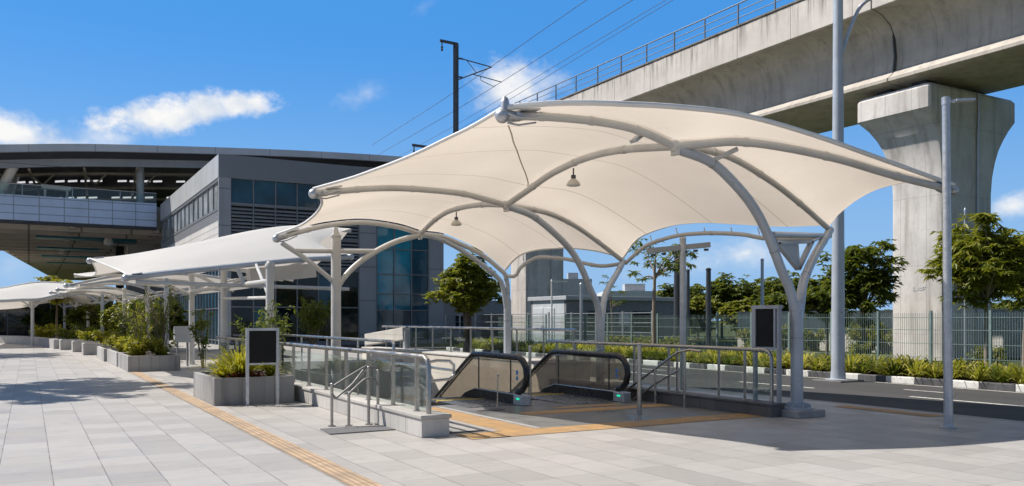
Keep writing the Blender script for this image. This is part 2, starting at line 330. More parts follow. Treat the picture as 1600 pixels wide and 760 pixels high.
    simple('stainless', (0.44, 0.42, 0.39), 0.30, metal=1.0, var=0.04, scale=1.5)
    simple('rail_blue', (0.17, 0.205, 0.25), 0.45, metal=0.2, var=0.1)
    simple('dark_steel', (0.07, 0.075, 0.085), 0.5, metal=0.3, var=0.2, scale=3)
    simple('green_steel', (0.20, 0.27, 0.25), 0.5, metal=0.2, var=0.15, scale=3)
    simple('black_board', (0.014, 0.0145, 0.016), 0.6, var=0.15, scale=4, spec=0.15)
    simple('rubber', (0.012, 0.012, 0.013), 0.32, var=0.2)
    simple('step_metal', (0.10, 0.10, 0.10), 0.4, metal=0.6, var=0.2, scale=10)
    simple('skirt_black', (0.02, 0.02, 0.022), 0.3, metal=0.2, var=0.2)
    simple('yellow_paint', (0.62, 0.45, 0.05), 0.6, var=0.15)
    simple('floor_plate', (0.33, 0.33, 0.33), 0.3, metal=0.8, var=0.12, scale=6)
    simple('grating', (0.13, 0.13, 0.135), 0.7, var=0.2, scale=20)
    simple('white_plastic', (0.74, 0.73, 0.71), 0.5, var=0.05)
    simple('lamp_cream', (0.55, 0.52, 0.45), 0.4, var=0.1)
    glass('rail_glass', (0.87, 0.92, 0.905), 0.03)
    glass('bronze_glass', (0.80, 0.755, 0.69), 0.07, 0.06, (0.42, 0.375, 0.31), 0.26)
    t = NT('slot_glow'); e = t.nd('ShaderNodeEmission'); e.inputs[0].default_value = (0.95, 0.96, 1.0, 1); e.inputs[1].default_value = 0.55; t.fin(e)  # first one: glow standing in for daylight in the roof slots, no lamp
    t = NT('indicator_green'); e = t.nd('ShaderNodeEmission'); e.inputs[0].default_value = (0.02, 0.8, 0.45, 1); e.inputs[1].default_value = 0.9; t.fin(e)
    simple('sticker_blue', (0.08, 0.25, 0.55), 0.4, var=0.1)
    # station
    def panelled(name, col, rough, metal, px, py, pz, w, dark, ph=(0, 0, 0), var=0.1):
        t = NT(name); p = t.pos(); x, y, z = t.xyz(p)
        n = t.noise(p, 0.35, 5); c = t.ramp(n, [(0.3, tuple(v * (1 - var) for v in col)), (0.7, tuple(v * (1 + var) for v in col))])
        c = t.mix(t.rng(t.noise(p, 1.5, 6, 0.65, (1, 1, 0.15)), 0.5, 0.75, 0, 0.22), c, tuple(v * 0.6 for v in col))
        l = None
        for co, per, f in ((x, px, ph[0]), (y, py, ph[1]), (z, pz, ph[2])):
            if per:
                q = lines(t, co, per, w, f); l = q if l is None else t.m_('MAXIMUM', l, q)
        if l is not None: c = t.mix(t.m_('MULTIPLY', l, 0.85), c, tuple(v * dark for v in col))
        t.fin(t.bsdf(c, rough, metal, 0.5))
    panelled('concourse_panel', (0.52, 0.62, 0.80), 0.35, 0.15, 1.95, 0, 0.72, 0.08, 0.40, (0.8, 0, 10.22))
    panelled('soffit_panel', (0.46, 0.41, 0.35), 0.7, 0.0, 4.2, 6.0, 0, 0.18, 0.3)
    panelled('fascia_metal', (0.44, 0.48, 0.53), 0.4, 0.15, 4.3, 4.3, 0, 0.08, 0.35, (11.4, 57, 0))
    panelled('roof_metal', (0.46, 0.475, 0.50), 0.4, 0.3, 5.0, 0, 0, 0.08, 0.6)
    panelled('hall_pier', (0.30, 0.32, 0.355), 0.5, 0.1, 0, 0, 2.4, 0.06, 0.4, (0, 0, .6))
    panelled('side_silver', (0.50, 0.52, 0.53), 0.4, 0.1, 0, 4.3, 0, 0.08, 0.4, (0, 57, 0))
    panelled('hall_side', (0.72, 0.70, 0.67), 0.45, 0.05, 0, 5.6, 0.45, 0.07, 0.55, (0, 57, 0.1))
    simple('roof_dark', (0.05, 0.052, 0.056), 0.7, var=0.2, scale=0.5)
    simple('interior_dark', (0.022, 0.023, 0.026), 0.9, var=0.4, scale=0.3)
    simple('truss_beige', (0.36, 0.32, 0.26), 0.6, var=0.15)
    simple('teal_panel', (0.02, 0.14, 0.20), 0.4, var=0.2)
    def window(name, col, wob=0.02, rough=0.05, spec=0.6):
        t = NT(name); p = t.pos()
        n = t.noise(p, 0.45, 3); c = t.ramp(n, [(0.35, tuple(v * 0.55 for v in col)), (0.65, tuple(v * 1.3 for v in col))])
        t.fin(t.bsdf(c, rough, 0.0, spec, t.bump(t.noise(p, 0.8, 2), wob, 0.5)))
    window('window_teal', (0.01, 0.075, 0.12)); window('window_dark', (0.006, 0.012, 0.016))
    window('window_bright', (0.02, 0.25, 0.36)); window('window_silver', (0.33, 0.36, 0.38), 0.12, 0.12)
    simple('louvre_metal', (0.32, 0.335, 0.36), 0.45, metal=0.2, var=0.1)
    simple('mullion', (0.20, 0.21, 0.23), 0.45, metal=0.3, var=0.1)
    simple('white_render', (0.66, 0.66, 0.65), 0.7, var=0.08, dirt=(0.4, 0.38, 0.36), dirtamt=0.4)
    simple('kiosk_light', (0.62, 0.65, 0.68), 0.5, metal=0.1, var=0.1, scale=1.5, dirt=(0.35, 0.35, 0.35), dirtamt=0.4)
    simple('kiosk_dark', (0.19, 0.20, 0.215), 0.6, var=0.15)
    simple('far_grey', (0.40, 0.42, 0.45), 0.8, var=0.1); simple('far_white', (0.68, 0.69, 0.70), 0.8, var=0.06)
    # vegetation
    def leafmat(name, cols, trans=0.42, rough=0.45):
        t = NT(name); g = t.nd('ShaderNodeNewGeometry')
        c = t.ramp(g.outputs['Random Per Island'], [(i / (len(cols) - 1), k) for i, k in enumerate(cols)])
        c = t.mix(t.rng(t.noise(g.outputs['Position'], 0.9, 3), 0.35, 0.65, 0, 0.4), c, cols[0])
        b = t.bsdf(c, rough, 0, 0.35); tr = t.nd('ShaderNodeBsdfTranslucent'); t.L.new(t.mix(1.0, c, (1.3, 1.35, 0.6), 'MULTIPLY'), tr.inputs[0])
        mx = t.nd('ShaderNodeMixShader'); mx.inputs[0].default_value = trans; t.L.new(b.outputs[0], mx.inputs[1]); t.L.new(tr.outputs[0], mx.inputs[2]); t.fin(mx)
    leafmat('leaf_dark', [(0.055, 0.085, 0.013), (0.11, 0.14, 0.022), (0.26, 0.255, 0.045)])
    leafmat('leaf_mid', [(0.10, 0.13, 0.016), (0.20, 0.215, 0.028), (0.38, 0.35, 0.055)])
    leafmat('leaf_yellow', [(0.18, 0.19, 0.02), (0.34, 0.32, 0.03), (0.48, 0.42, 0.045)])
    leafmat('leaf_lily', [(0.14, 0.16, 0.02), (0.30, 0.29, 0.055), (0.58, 0.50, 0.18)])
    leafmat('leaf_light', [(0.075, 0.11, 0.02), (0.13, 0.165, 0.03), (0.22, 0.23, 0.045)])
    leafmat('leaf_red', [(0.10, 0.02, 0.018), (0.16, 0.03, 0.02), (0.10, 0.07, 0.02)])
    simple('bark', (0.15, 0.115, 0.085), 0.9, var=0.3, scale=6, bump=0.6, bscale=18)
    simple('bark_light', (0.26, 0.21, 0.165), 0.9, var=0.25, scale=6, bump=0.5, bscale=18)
build_materials()

# ------------------------------------------------------------------ mesh builder
WL = {}
def wloc(o): return WL.get(o.name, Vector((0, 0, 0)))
class MB:
    def __init__(s): s.v = []; s.f = []; s.uv = {}
    def add(s, verts, faces):
        o = len(s.v); s.v.extend([tuple(p) for p in verts]); s.f.extend([tuple(o + i for i in f) for f in faces]); return o
    def box(s, x0, x1, y0, y1, z0, z1):
        s.add([(x0, y0, z0), (x1, y0, z0), (x1, y1, z0), (x0, y1, z0), (x0, y0, z1), (x1, y0, z1), (x1, y1, z1), (x0, y1, z1)],
              [(0, 3, 2, 1), (4, 5, 6, 7), (0, 1, 5, 4), (1, 2, 6, 5), (2, 3, 7, 6), (3, 0, 4, 7)]); return s
    def bar(s, a, b, w, h, up=(0, 0, 1)):
        a = Vector(a); b = Vector(b); d = (b - a).normalized(); up = Vector(up)
        if abs(d.dot(up)) > 0.99: up = Vector((0, 1, 0))
        sx = d.cross(up).normalized() * (w / 2); sz = sx.cross(d).normalized() * (h / 2)
        vs = [p + i * sx + j * sz for p in (a, b) for i, j in ((-1, -1), (1, -1), (1, 1), (-1, 1))]
        s.add(vs, [(0, 1, 2, 3), (7, 6, 5, 4), (0, 4, 5, 1), (1, 5, 6, 2), (2, 6, 7, 3), (3, 7, 4, 0)]); return s
    def tube(s, pts, r, n=10, cap=True):
        pts = [Vector(p) for p in pts]; m = len(pts); rs = r if isinstance(r, (list, tuple)) else [r] * m
        tang = [(pts[min(i + 1, m - 1)] - pts[max(i - 1, 0)]).normalized() for i in range(m)]
        ref = Vector((0, 0, 1)) if abs(tang[0].z) < 0.9 else Vector((1, 0, 0))
        nx = tang[0].cross(ref).normalized(); vs = []
        for i in range(m):
            nx = (nx - tang[i] * nx.dot(tang[i])); nx = nx.normalized() if nx.length > 1e-6 else tang[i].orthogonal().normalized()
            ny = tang[i].cross(nx)
            for k in range(n):
                a = 2 * math.pi * k / n; vs.append(pts[i] + (nx * math.cos(a) + ny * math.sin(a)) * rs[i])
        fs = [(i * n + k, i * n + (k + 1) % n, (i + 1) * n + (k + 1) % n, (i + 1) * n + k) for i in range(m - 1) for k in range(n)]
        if cap: fs += [tuple(range(n - 1, -1, -1)), tuple((m - 1) * n + k for k in range(n))]
        s.add(vs, fs); return s
    def lathe(s, c, prof, n=16):
        c = Vector(c); m = len(prof)
        vs = [c + Vector((r * math.cos(2 * math.pi * k / n), r * math.sin(2 * math.pi * k / n), z)) for r, z in prof for k in range(n)]
        fs = [(i * n + k, i * n + (k + 1) % n, (i + 1) * n + (k + 1) % n, (i + 1) * n + k) for i in range(m - 1) for k in range(n)]
        fs += [tuple(range(n - 1, -1, -1)), tuple((m - 1) * n + k for k in range(n))]
        s.add(vs, fs); return s
    def ball(s, c, r, n=12):
        prof = [(max(1e-3, r * math.sin(math.pi * i / n)), -r * math.cos(math.pi * i / n)) for i in range(n + 1)]
        return s.lathe(c, prof, 14)
    def prism(s, poly, axis, a, b):
        """extrude a closed 2D polygon along an axis between a and b; poly in the other two axes (in xyz order)"""
        def mk(p, t):
            return {'x': (t, p[0], p[1]), 'y': (p[0], t, p[1]), 'z': (p[0], p[1], t)}[axis]
        n = len(poly); vs = [mk(p, a) for p in poly] + [mk(p, b) for p in poly]
        fs = [tuple(range(n)), tuple(range(2 * n - 1, n - 1, -1))] + [(i, n + i, n + (i + 1) % n, (i + 1) % n) for i in range(n)]
        s.add(vs, fs); return s
    def grid(s, rows, uvs=None):
        m = len(rows); n = len(rows[0]); o = len(s.v); s.v.extend([tuple(p) for r in rows for p in r])
        for i in range(m - 1):
            for k in range(n - 1):
                f = (o + i * n + k, o + i * n + k + 1, o + (i + 1) * n + k + 1, o + (i + 1) * n + k)
                if uvs: s.uv[len(s.f)] = [uvs[i][k], uvs[i][k + 1], uvs[i + 1][k + 1], uvs[i + 1][k]]
                s.f.append(f)
        return s
    def build(s, name, mat, parent=None, smooth=35, bevel=0.0, fix=True, merge=False):
        w = wloc(parent) if parent else Vector((0, 0, 0))
        me = bpy.data.meshes.new(name)
        me.from_pydata([(p[0] - w.x, p[1] - w.y, p[2] - w.z) for p in s.v], [], s.f)
        if s.uv:
            ul = me.uv_layers.new(name='UVMap')
            for pi, poly in enumerate(me.polygons):
                q = s.uv.get(pi)
                for j, li in enumerate(poly.loop_indices): ul.data[li].uv = q[j] if q else (0.5, 0.5)
        if fix or merge:
            bm = bmesh.new(); bm.from_mesh(me)
            if merge: bmesh.ops.remove_doubles(bm, verts=bm.verts, dist=0.004)
            if fix: bmesh.ops.recalc_face_normals(bm, faces=bm.faces)
            bm.to_mesh(me); bm.free()
        if smooth:
            me.polygons.foreach_set('use_smooth', [True] * len(me.polygons)); me.set_sharp_from_angle(angle=R_(smooth))
        me.materials.append(MATS[mat]); me.update()
        o = bpy.data.objects.new(name, me); C.objects.link(o)
        if parent: o.parent = parent
        WL[o.name] = w
        if bevel:
            b = o.modifiers.new('bevel', 'BEVEL'); b.width = bevel; b.segments = 2; b.limit_method = 'ANGLE'; b.angle_limit = R_(50)
        return o
def tag(o, label=None, cat=None, group=None, kind=None):
    for k, v in (('label', label), ('category', cat), ('group', group), ('kind', kind)):
        if v: o[k] = v
    return o
def thing(name, loc, label, cat, group=None):
    o = bpy.data.objects.new(name, None); C.objects.link(o); o.location = loc; o.empty_display_size = 0.2
    WL[o.name] = Vector(loc); return tag(o, label, cat, group)
def struct(name, mb, mat, **k): return tag(mb.build(name, mat, **k), kind='structure')
def dup(root, loc, rotz=0.0, scale=1.0, label=None, group=None):
    r = root.copy(); C.objects.link(r); r.location = loc; r.rotation_euler = (0, 0, rotz); r.scale = (scale,) * 3
    WL[r.name] = Vector(loc)
    if label: r['label'] = label
    if group: r['group'] = group
    def kids(src, dst):
        for ch in list(src.children):
            c = ch.copy(); C.objects.link(c); c.parent = dst; kids(ch, c)
    kids(root, r); return r
def spline(pts, n):
    """Catmull-Rom through pts, n samples evenly spaced by chord length"""
    pts = [Vector(p) for p in pts]
    if len(pts) == 2: dense = [pts[0].lerp(pts[1], i / 40) for i in range(41)]
    else:
        P = [pts[0] * 2 - pts[1]] + pts + [pts[-1] * 2 - pts[-2]]; dense = []
        for i in range(1, len(P) - 2):
            p0, p1, p2, p3 = P[i - 1:i + 3]
            for k in range(16):
                t = k / 16
                dense.append(0.5 * ((2 * p1) + (p2 - p0) * t + (2 * p0 - 5 * p1 + 4 * p2 - p3) * t * t + (3 * p1 - p0 - 3 * p2 + p3) * t ** 3))
        dense.append(pts[-1])
    L = [0]
    for a, b in zip(dense, dense[1:]): L.append(L[-1] + (b - a).length)
    out = []; j = 0
    for i in range(n):
        d = L[-1] * i / (n - 1)
        while j < len(L) - 2 and L[j + 1] < d: j += 1
        seg = L[j + 1] - L[j]; out.append(dense[j].lerp(dense[j + 1], 0 if seg < 1e-9 else min(1, (d - L[j]) / seg)))
    return out
def coons(c0, c1, d0, d1, n, m, sag=0.0):
    """c0,c1 run along s (n samples) at t=0,1; d0,d1 along t (m samples) at s=0,1"""
    c0, c1 = spline(c0, n), spline(c1, n); d0, d1 = spline(d0, m), spline(d1, m); rows = []
    for i in range(n):
        s = i / (n - 1); row = []
        for j in range(m):
            t = j / (m - 1)
            p = c0[i] * (1 - t) + c1[i] * t + d0[j] * (1 - s) + d1[j] * s
            p = p - (c0[0] * (1 - s) * (1 - t) + c0[-1] * s * (1 - t) + c1[0] * (1 - s) * t + c1[-1] * s * t)
            p.z -= sag * 16 * s * (1 - s) * t * (1 - t) * 0.25; row.append(p)
        rows.append(row)
    return rows
# ================================================================== ground, plaza, road
PX0, PX1, PY0, PY1 = 5.2, 11.1, 14.8, 27.0            # stairwell opening in the plaza
def sheet_with_hole(x0, x1, y0, y1, z):
    m = MB()
    for a, b, c, d in ((x0, PX0, y0, y1), (PX1, x1, y0, y1), (PX0, PX1, y0, PY0), (PX0, PX1, PY1, y1)):
        m.add([(a, c, z), (b, c, z), (b, d, z), (a, d, z)], [(0, 1, 2, 3)])
    return m
struct('ground', sheet_with_hole(-1500, 1500, -1500, 1500, -0.16), 'grass_ground', smooth=0)
pl = sheet_with_hole(-70, 14.0, -12, 130, 0.0)
pl.add([(14.0, -12, 0), (14.0, 130, 0), (14.0, 130, -0.16), (14.0, -12, -0.16)], [(0, 1, 2, 3)])
struct('plaza_paving', pl, 'paving', smooth=0, fix=False)
rd = MB(); rd.add([(14.002, -60, -0.10), (20.9, -60, -0.10), (20.9, 140, -0.10), (14.002, 140, -0.10)], [(0, 1, 2, 3)])
rd.add([(20.9, 47.5, -0.098), (30, 47.5, -0.098), (30, 53, -0.098), (20.9, 53, -0.098)], [(0, 1, 2, 3)])
struct('road', rd, 'asphalt', smooth=0)
rm = MB()
def mark(x0, x1, y0, y1): rm.add([(x0, y0, -0.094), (x1, y0, -0.094), (x1, y1, -0.094), (x0, y1, -0.094)], [(0, 1, 2, 3)])
y = -11.6
while y < 60: mark(17.35, 17.47, y, y + 2.6); y += 5.3
mark(14.35, 14.45, -20, 90); mark(20.55, 20.65, -20, 43)
for yy in (11.6, 22.0, 34.0):                          # short dashes in the far lane
    mark(18.98, 19.08, yy + .6, yy + 1.9)
struct('road_marking', rm, 'road_paint', smooth=0)
ks = MB(); ks.box(13.86, 14.012, -12, 90, -0.12, 0.006); struct('kerb', ks, 'kerb_stone', bevel=0.015)
# painted kerb of the far side, alternating blocks of 0.9 m
kw, kb = MB(), MB(); i = 0; y = -8.0
while y < 43.5:
    (kw if i % 2 else kb).box(20.9, 21.14, y + 0.004, y + 0.896, -0.14, 0.075); y += 0.9; i += 1
struct('painted_kerb', kw, 'kerb_white', bevel=0.02); struct('painted_kerb', kb, 'kerb_black', bevel=0.02)
sb = MB(); sb.add([(21.14, -8, 0.02), (23.4, -8, 0.02), (23.4, 43.5, 0.02), (21.14, 43.5, 0.02)], [(0, 1, 2, 3)]); struct('planting_soil', sb, 'soil', smooth=0)
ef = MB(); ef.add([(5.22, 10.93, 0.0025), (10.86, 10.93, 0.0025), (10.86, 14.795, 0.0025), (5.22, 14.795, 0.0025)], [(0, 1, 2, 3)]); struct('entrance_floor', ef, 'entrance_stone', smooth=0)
# tactile paving
def strip(x0, x1, y0, y1, mat, z=0.0065):
    m = MB(); m.add([(x0, y0, z), (x1, y0, z), (x1, y1, z), (x0, y1, z)], [(0, 1, 2, 3)]); return struct('tactile_paving', m, mat, smooth=0)
strip(2.76, 3.05, -4, 29.1, 'tactile_rib')
strip(5.3, 11.0, 10.35, 10.92, 'tactile_dot'); strip(6.05, 6.65, 10.92, 14.5, 'tactile_dot')
strip(7.5, 10.7, 12.5, 12.95, 'tactile_dot'); strip(8.5, 10.0, 13.15, 13.40, 'tactile_dot'); strip(13.25, 13.65, 8.9, 10.9, 'tactile_dot')
fb = MB()                                              # metal borders either side of the strip into the entrance
for x0 in (5.93, 6.67): fb.box(x0, x0 + 0.10, 10.925, 14.5, 0.003, 0.011)
struct('tactile_border', fb, 'kerb_stone')
# ================================================================== stairwell
pw = MB()
pw.box(PX0 - 0.25, PX0, PY0, PY1 + .25, -5.2, -0.004)      # near retaining wall
pw.box(PX1, PX1 + 0.25, PY0, PY1 + .25, -5.2, -0.004)
pw.box(PX0, PX1, PY1, PY1 + 0.25, -5.2, 0.3)
pw.box(PX0, PX1, PY0 - .25, PY0, -5.2, -0.01)
pw.box(PX0 - .25, PX1 + .25, PY0 - .25, PY1 + .25, -5.45, -5.2)
struct('stairwell_wall', pw, 'pit_concrete', smooth=0)
stp = MB(); k = 0; yy = PY0
while k < 26:
    z1 = -0.168 * (k + 1); stp.box(PX0 + 0.002, 6.9, yy + 0.001, yy + 0.30, z1 - 0.5, z1); yy += 0.30; k += 1
struct('stair_flight', stp, 'coping_granite', smooth=0)
# low granite walls round the opening
t = thing('parapet_wall', (4.97, 18.4, 0), 'pale granite wall with glass railing nearest the tactile line, ending in a square block', 'low wall')
m = MB(); m.box(4.76, 5.19, 10.86, 26.9, 0, 0.255); m.build('wall_body', 'wall_granite', t, smooth=0, bevel=0.008)
m = MB(); m.box(4.735, 5.215, 10.83, 26.93, 0.257, 0.315); m.build('coping', 'coping_granite', t, smooth=0, bevel=0.012)
t = thing('parapet_wall', (11.0, 13.6, 0), 'dark granite kerb wall on the road side, below the black sign', 'low wall')
m = MB(); m.box(10.87, 11.19, 10.2, 17.2, 0, 0.19); m.build('wall_body', 'dark_granite', t, smooth=0, bevel=0.008)
m = MB(); m.box(10.85, 11.21, 10.18, 17.22, 0.192, 0.235); m.build('coping', 'dark_granite', t, smooth=0, bevel=0.01)
t = thing('parapet_wall', (11.6, 22, 0), 'sunlit cream concrete wall across the stairwell behind the escalators', 'low wall')
m = MB(); m.box(11.104, 12.1, 17.24, 31.0, -0.003, 0.55); m.build('wall_body', 'pit_concrete', t, smooth=0, bevel=0.01)
m = MB(); m.box(11.08, 12.12, 17.23, 31.02, 0.553, 0.61); m.build('coping', 'coping_granite', t, smooth=0, bevel=0.012)

# ================================================================== railings
def railing(name, base, label, x, ys, z0, ztop, glass_lo, post_r=0.024, mat='stainless', endbend=True, y_end=None, group=None, pairs=False, rail_r=0.034):
    t = thing(name, (x, ys[0], base), label, 'railing', group)
    y1 = y_end or ys[-1] + 0.4
    h = MB(); pts = [(x, ys[0], z0), (x, ys[0], ztop - 0.14), (x, ys[0] + 0.04, ztop - 0.05), (x, ys[0] + 0.14, ztop), (x, y1, ztop)] if endbend else [(x, ys[0] - .1, ztop), (x, y1, ztop)]
    h.tube(pts, rail_r, 10); h.build('handrail', mat, t)
    for i, yy in enumerate(ys):
        if i == 0 and endbend: continue
        p = MB()
        for dy in ((-0.05, 0.05) if pairs else (0,)):
            p.bar((x, yy + dy, z0), (x, yy + dy, ztop - rail_r * .5), post_r * 1.9, post_r * 1.2, up=(0, 1, 0))
        p.lathe((x, yy, z0), [(0.055, 0), (0.055, 0.012), (0.03, 0.02)], 12); p.build('post', mat, t)
    for a, b in zip(ys, ys[1:]):
        g = MB(); g.box(x - 0.006, x + 0.006, a + 0.07, b - 0.07, z0 + glass_lo, ztop - 0.13); g.build('glass_panel', 'rail_glass', t, smooth=0)
    return t
ys = [11.0, 11.42, 12.35, 13.45, 14.6, 15.75, 16.9, 18.05, 19.2, 20.35, 21.5, 22.65, 23.8, 24.95, 26.1]
r1 = railing('glass_railing', 0.315, 'long stainless railing with clear glass panels on the pale granite wall', 4.93, ys, 0.315, 1.12, 0.07, post_r=.031, rail_r=.037)
m = MB(); m.tube([(4.93, 11.0, 1.05), (5.05, 10.98, 1.07), (5.24, 10.97, 1.06), (5.31, 10.97, 1.0), (5.31, 10.97, 0.86), (5.24, 10.97, 0.80), (4.95, 11.0, 0.78)], 0.022, 8); m.build('rail_loop', 'stainless', r1)
m = MB(); m.tube([(5.12, 12.8, 0.315), (5.12, 12.8, 1.26), (5.12, 12.86, 1.30), (5.12, 20.3, 1.30)], 0.026, 8)
for yy in (14.5, 16.3, 18.1, 20.2): m.tube([(5.12, yy, 0.315), (5.12, yy, 1.30)], 0.02, 8)
tag(m.build('inner_rail', 'stainless'), 'tall stainless hand rail standing just behind the clear glass railing', 'railing')
railing('glass_railing', 0.235, 'bronze toned railing on the dark granite wall beside the black sign', 11.02, [10.33, 10.95, 11.6, 12.75, 13.0, 14.1, 15.2, 16.3, 17.1], 0.235, 1.13, 0.06, mat='stainless')
ys = [17.6 + 1.42 * k for k in range(10)]
railing('glass_railing', 0.61, 'glass railing along the cream concrete wall behind the escalators', 11.85, ys, 0.61, 1.40, 0.06, endbend=False, mat='stainless')
# sloping handrail into the stairwell beside the dark wall
t = thing('stair_handrail', (10.72, 12.4, 0), 'double sloping steel handrail going down beside the dark wall', 'handrail')
m = MB(); m.tube(spline([(10.72, 11.75, 1.07), (10.72, 12.3, 1.06), (10.72, 13.1, 0.66), (10.72, 14.8, -0.25), (10.72, 16.5, -1.2)], 18), 0.024, 8); m.build('top_rail', 'stainless', t)
m = MB(); m.tube(spline([(10.72, 12.35, 0.70), (10.72, 13.1, 0.36), (10.72, 14.8, -0.55), (10.72, 16.5, -1.5)], 14), 0.02, 8); m.build('lower_rail', 'stainless', t)
for yy, zt in ((12.2, 1.06), (13.05, 0.68)):
    m = MB(); m.tube([(10.72, yy, 0), (10.72, yy, zt)], 0.024, 8); m.lathe((10.72, yy, 0), [(0.06, 0), (0.06, 0.012), (0.03, 0.02)], 12); m.build('post', 'stainless', t)
t = thing('stair_handrail', (5.5, 14.0, 0), 'sloping steel handrail going down the stairs inside the near glass railing', 'handrail')
m = MB(); m.tube(spline([(5.32, 11.0, 0.92), (5.36, 13.4, 0.92), (5.36, 14.6, 0.80), (5.36, 17.2, -0.75), (5.36, 19.5, -2.05)], 22), 0.022, 8); m.build('top_rail', 'stainless', t)
for yy, z0, z1 in ((13.4, 0, .92), (14.7, -.01, .75), (16.6, -1.0, -.4)):
    m = MB(); m.tube([(5.36, yy, z0), (5.36, yy, z1)], 0.02, 8); m.build('post', 'stainless', t)
# free-standing double handrail on the plaza with its grating
t = thing('step_handrail', (4.4, 12.65, 0), 'low stainless double handrail standing on the dark grating before the pale wall', 'handrail')
def stepped(u, px_pts, r, name):
    m = MB(); m.tube(spline([U(a, b, u) for a, b in px_pts], 26), r, 8); m.build(name, 'stainless_matte', t)
stepped(12.72, [(518.5, 606), (530, 598), (569, 574.5), (578, 573.5), (587, 575), (590.5, 582)], 0.02, 'top_rail')
stepped(12.60, [(518.5, 614), (524, 622), (531, 617), (551, 600), (568, 578)], 0.017, 'middle_rail')
stepped(12.60, [(545, 616), (552, 609), (570, 593), (578, 592), (586, 594), (590, 602)], 0.018, 'lower_rail')
for px, ytop, u in ((518.5, 601, 12.72), (545, 616, 12.64), (576, 575, 12.66), (590.5, 580, 12.64)):
    p = U(px, ytop, u); m = MB(); m.tube([(p.x, p.y, 0), p], 0.024, 10); m.ball(p, 0.025, 8); m.lathe((p.x, p.y, 0.004), [(0.06, 0), (0.06, 0.012), (0.03, 0.02)], 12); m.build('post', 'stainless', t)
m = MB(); q = [G(500, 671.6), G(516, 679.8), G(619, 672.4), G(606, 665.4)]
m.add([(p.x, p.y, 0.002) for p in q] + [(p.x, p.y, 0.016) for p in q], [(0, 1, 2, 3), (4, 5, 6, 7), (0, 4, 5, 1), (1, 5, 6, 2), (2, 6, 7, 3), (3, 7, 4, 0)])
tag(m.build('floor_grating', 'grating', smooth=0), 'dark grey grating sunk in the paving under the low double handrail', 'grating')
t = thing('floor_mat', (5.6, 12.3, 0), 'long floor mat with dark frame beside the tactile strip at the entrance', 'mat')
m = MB(); m.box(5.38, 5.80, 11.12, 13.9, 0.003, 0.012); m.build('mat_surface', 'kerb_stone', t, smooth=0)
m = MB()
for a in ((5.32, 5.38, 11.06, 13.96), (5.80, 5.86, 11.06, 13.96), (5.382, 5.798, 11.06, 11.118), (5.382, 5.798, 13.902, 13.96)): m.box(*a, 0.003, 0.018)
m.build('mat_frame', 'dark_steel', t, smooth=0)
# posts in the entrance
for px, py, r, hgt, lab in ((999, 648, 0.042, 1.21, 'tall stainless post in front of the right-hand escalator newel'), (828, 634, 0.03, 1.13, 'thin stainless post standing between the two escalators')):
    g = G(px, py); m = MB(); m.tube([(g.x, g.y, 0), (g.x, g.y, hgt)], r, 12); m.lathe((g.x, g.y, 0.0), [(r * 1.9, 0), (r * 1.9, 0.01), (r * 1.1, 0.018)], 14); m.ball((g.x, g.y, hgt), r, 8)
    tag(m.build('steel_post', 'stainless'), lab, 'post')
g = G(777, 641); t = thing('barrier_stand', (g.x, g.y, 0), 'short thin stand with round base in front of the left-hand escalator', 'stand')
m = MB(); m.lathe((g.x, g.y, 0.002), [(0.15, 0), (0.15, 0.012), (0.03, 0.035)], 18); m.build('foot', 'dark_steel', t)
m = MB(); m.tube([(g.x, g.y, 0.02), (g.x + .01, g.y, 0.62)], 0.014, 8); m.ball((g.x + .01, g.y, 0.64), 0.028, 8); m.build('stem', 'stainless', t)

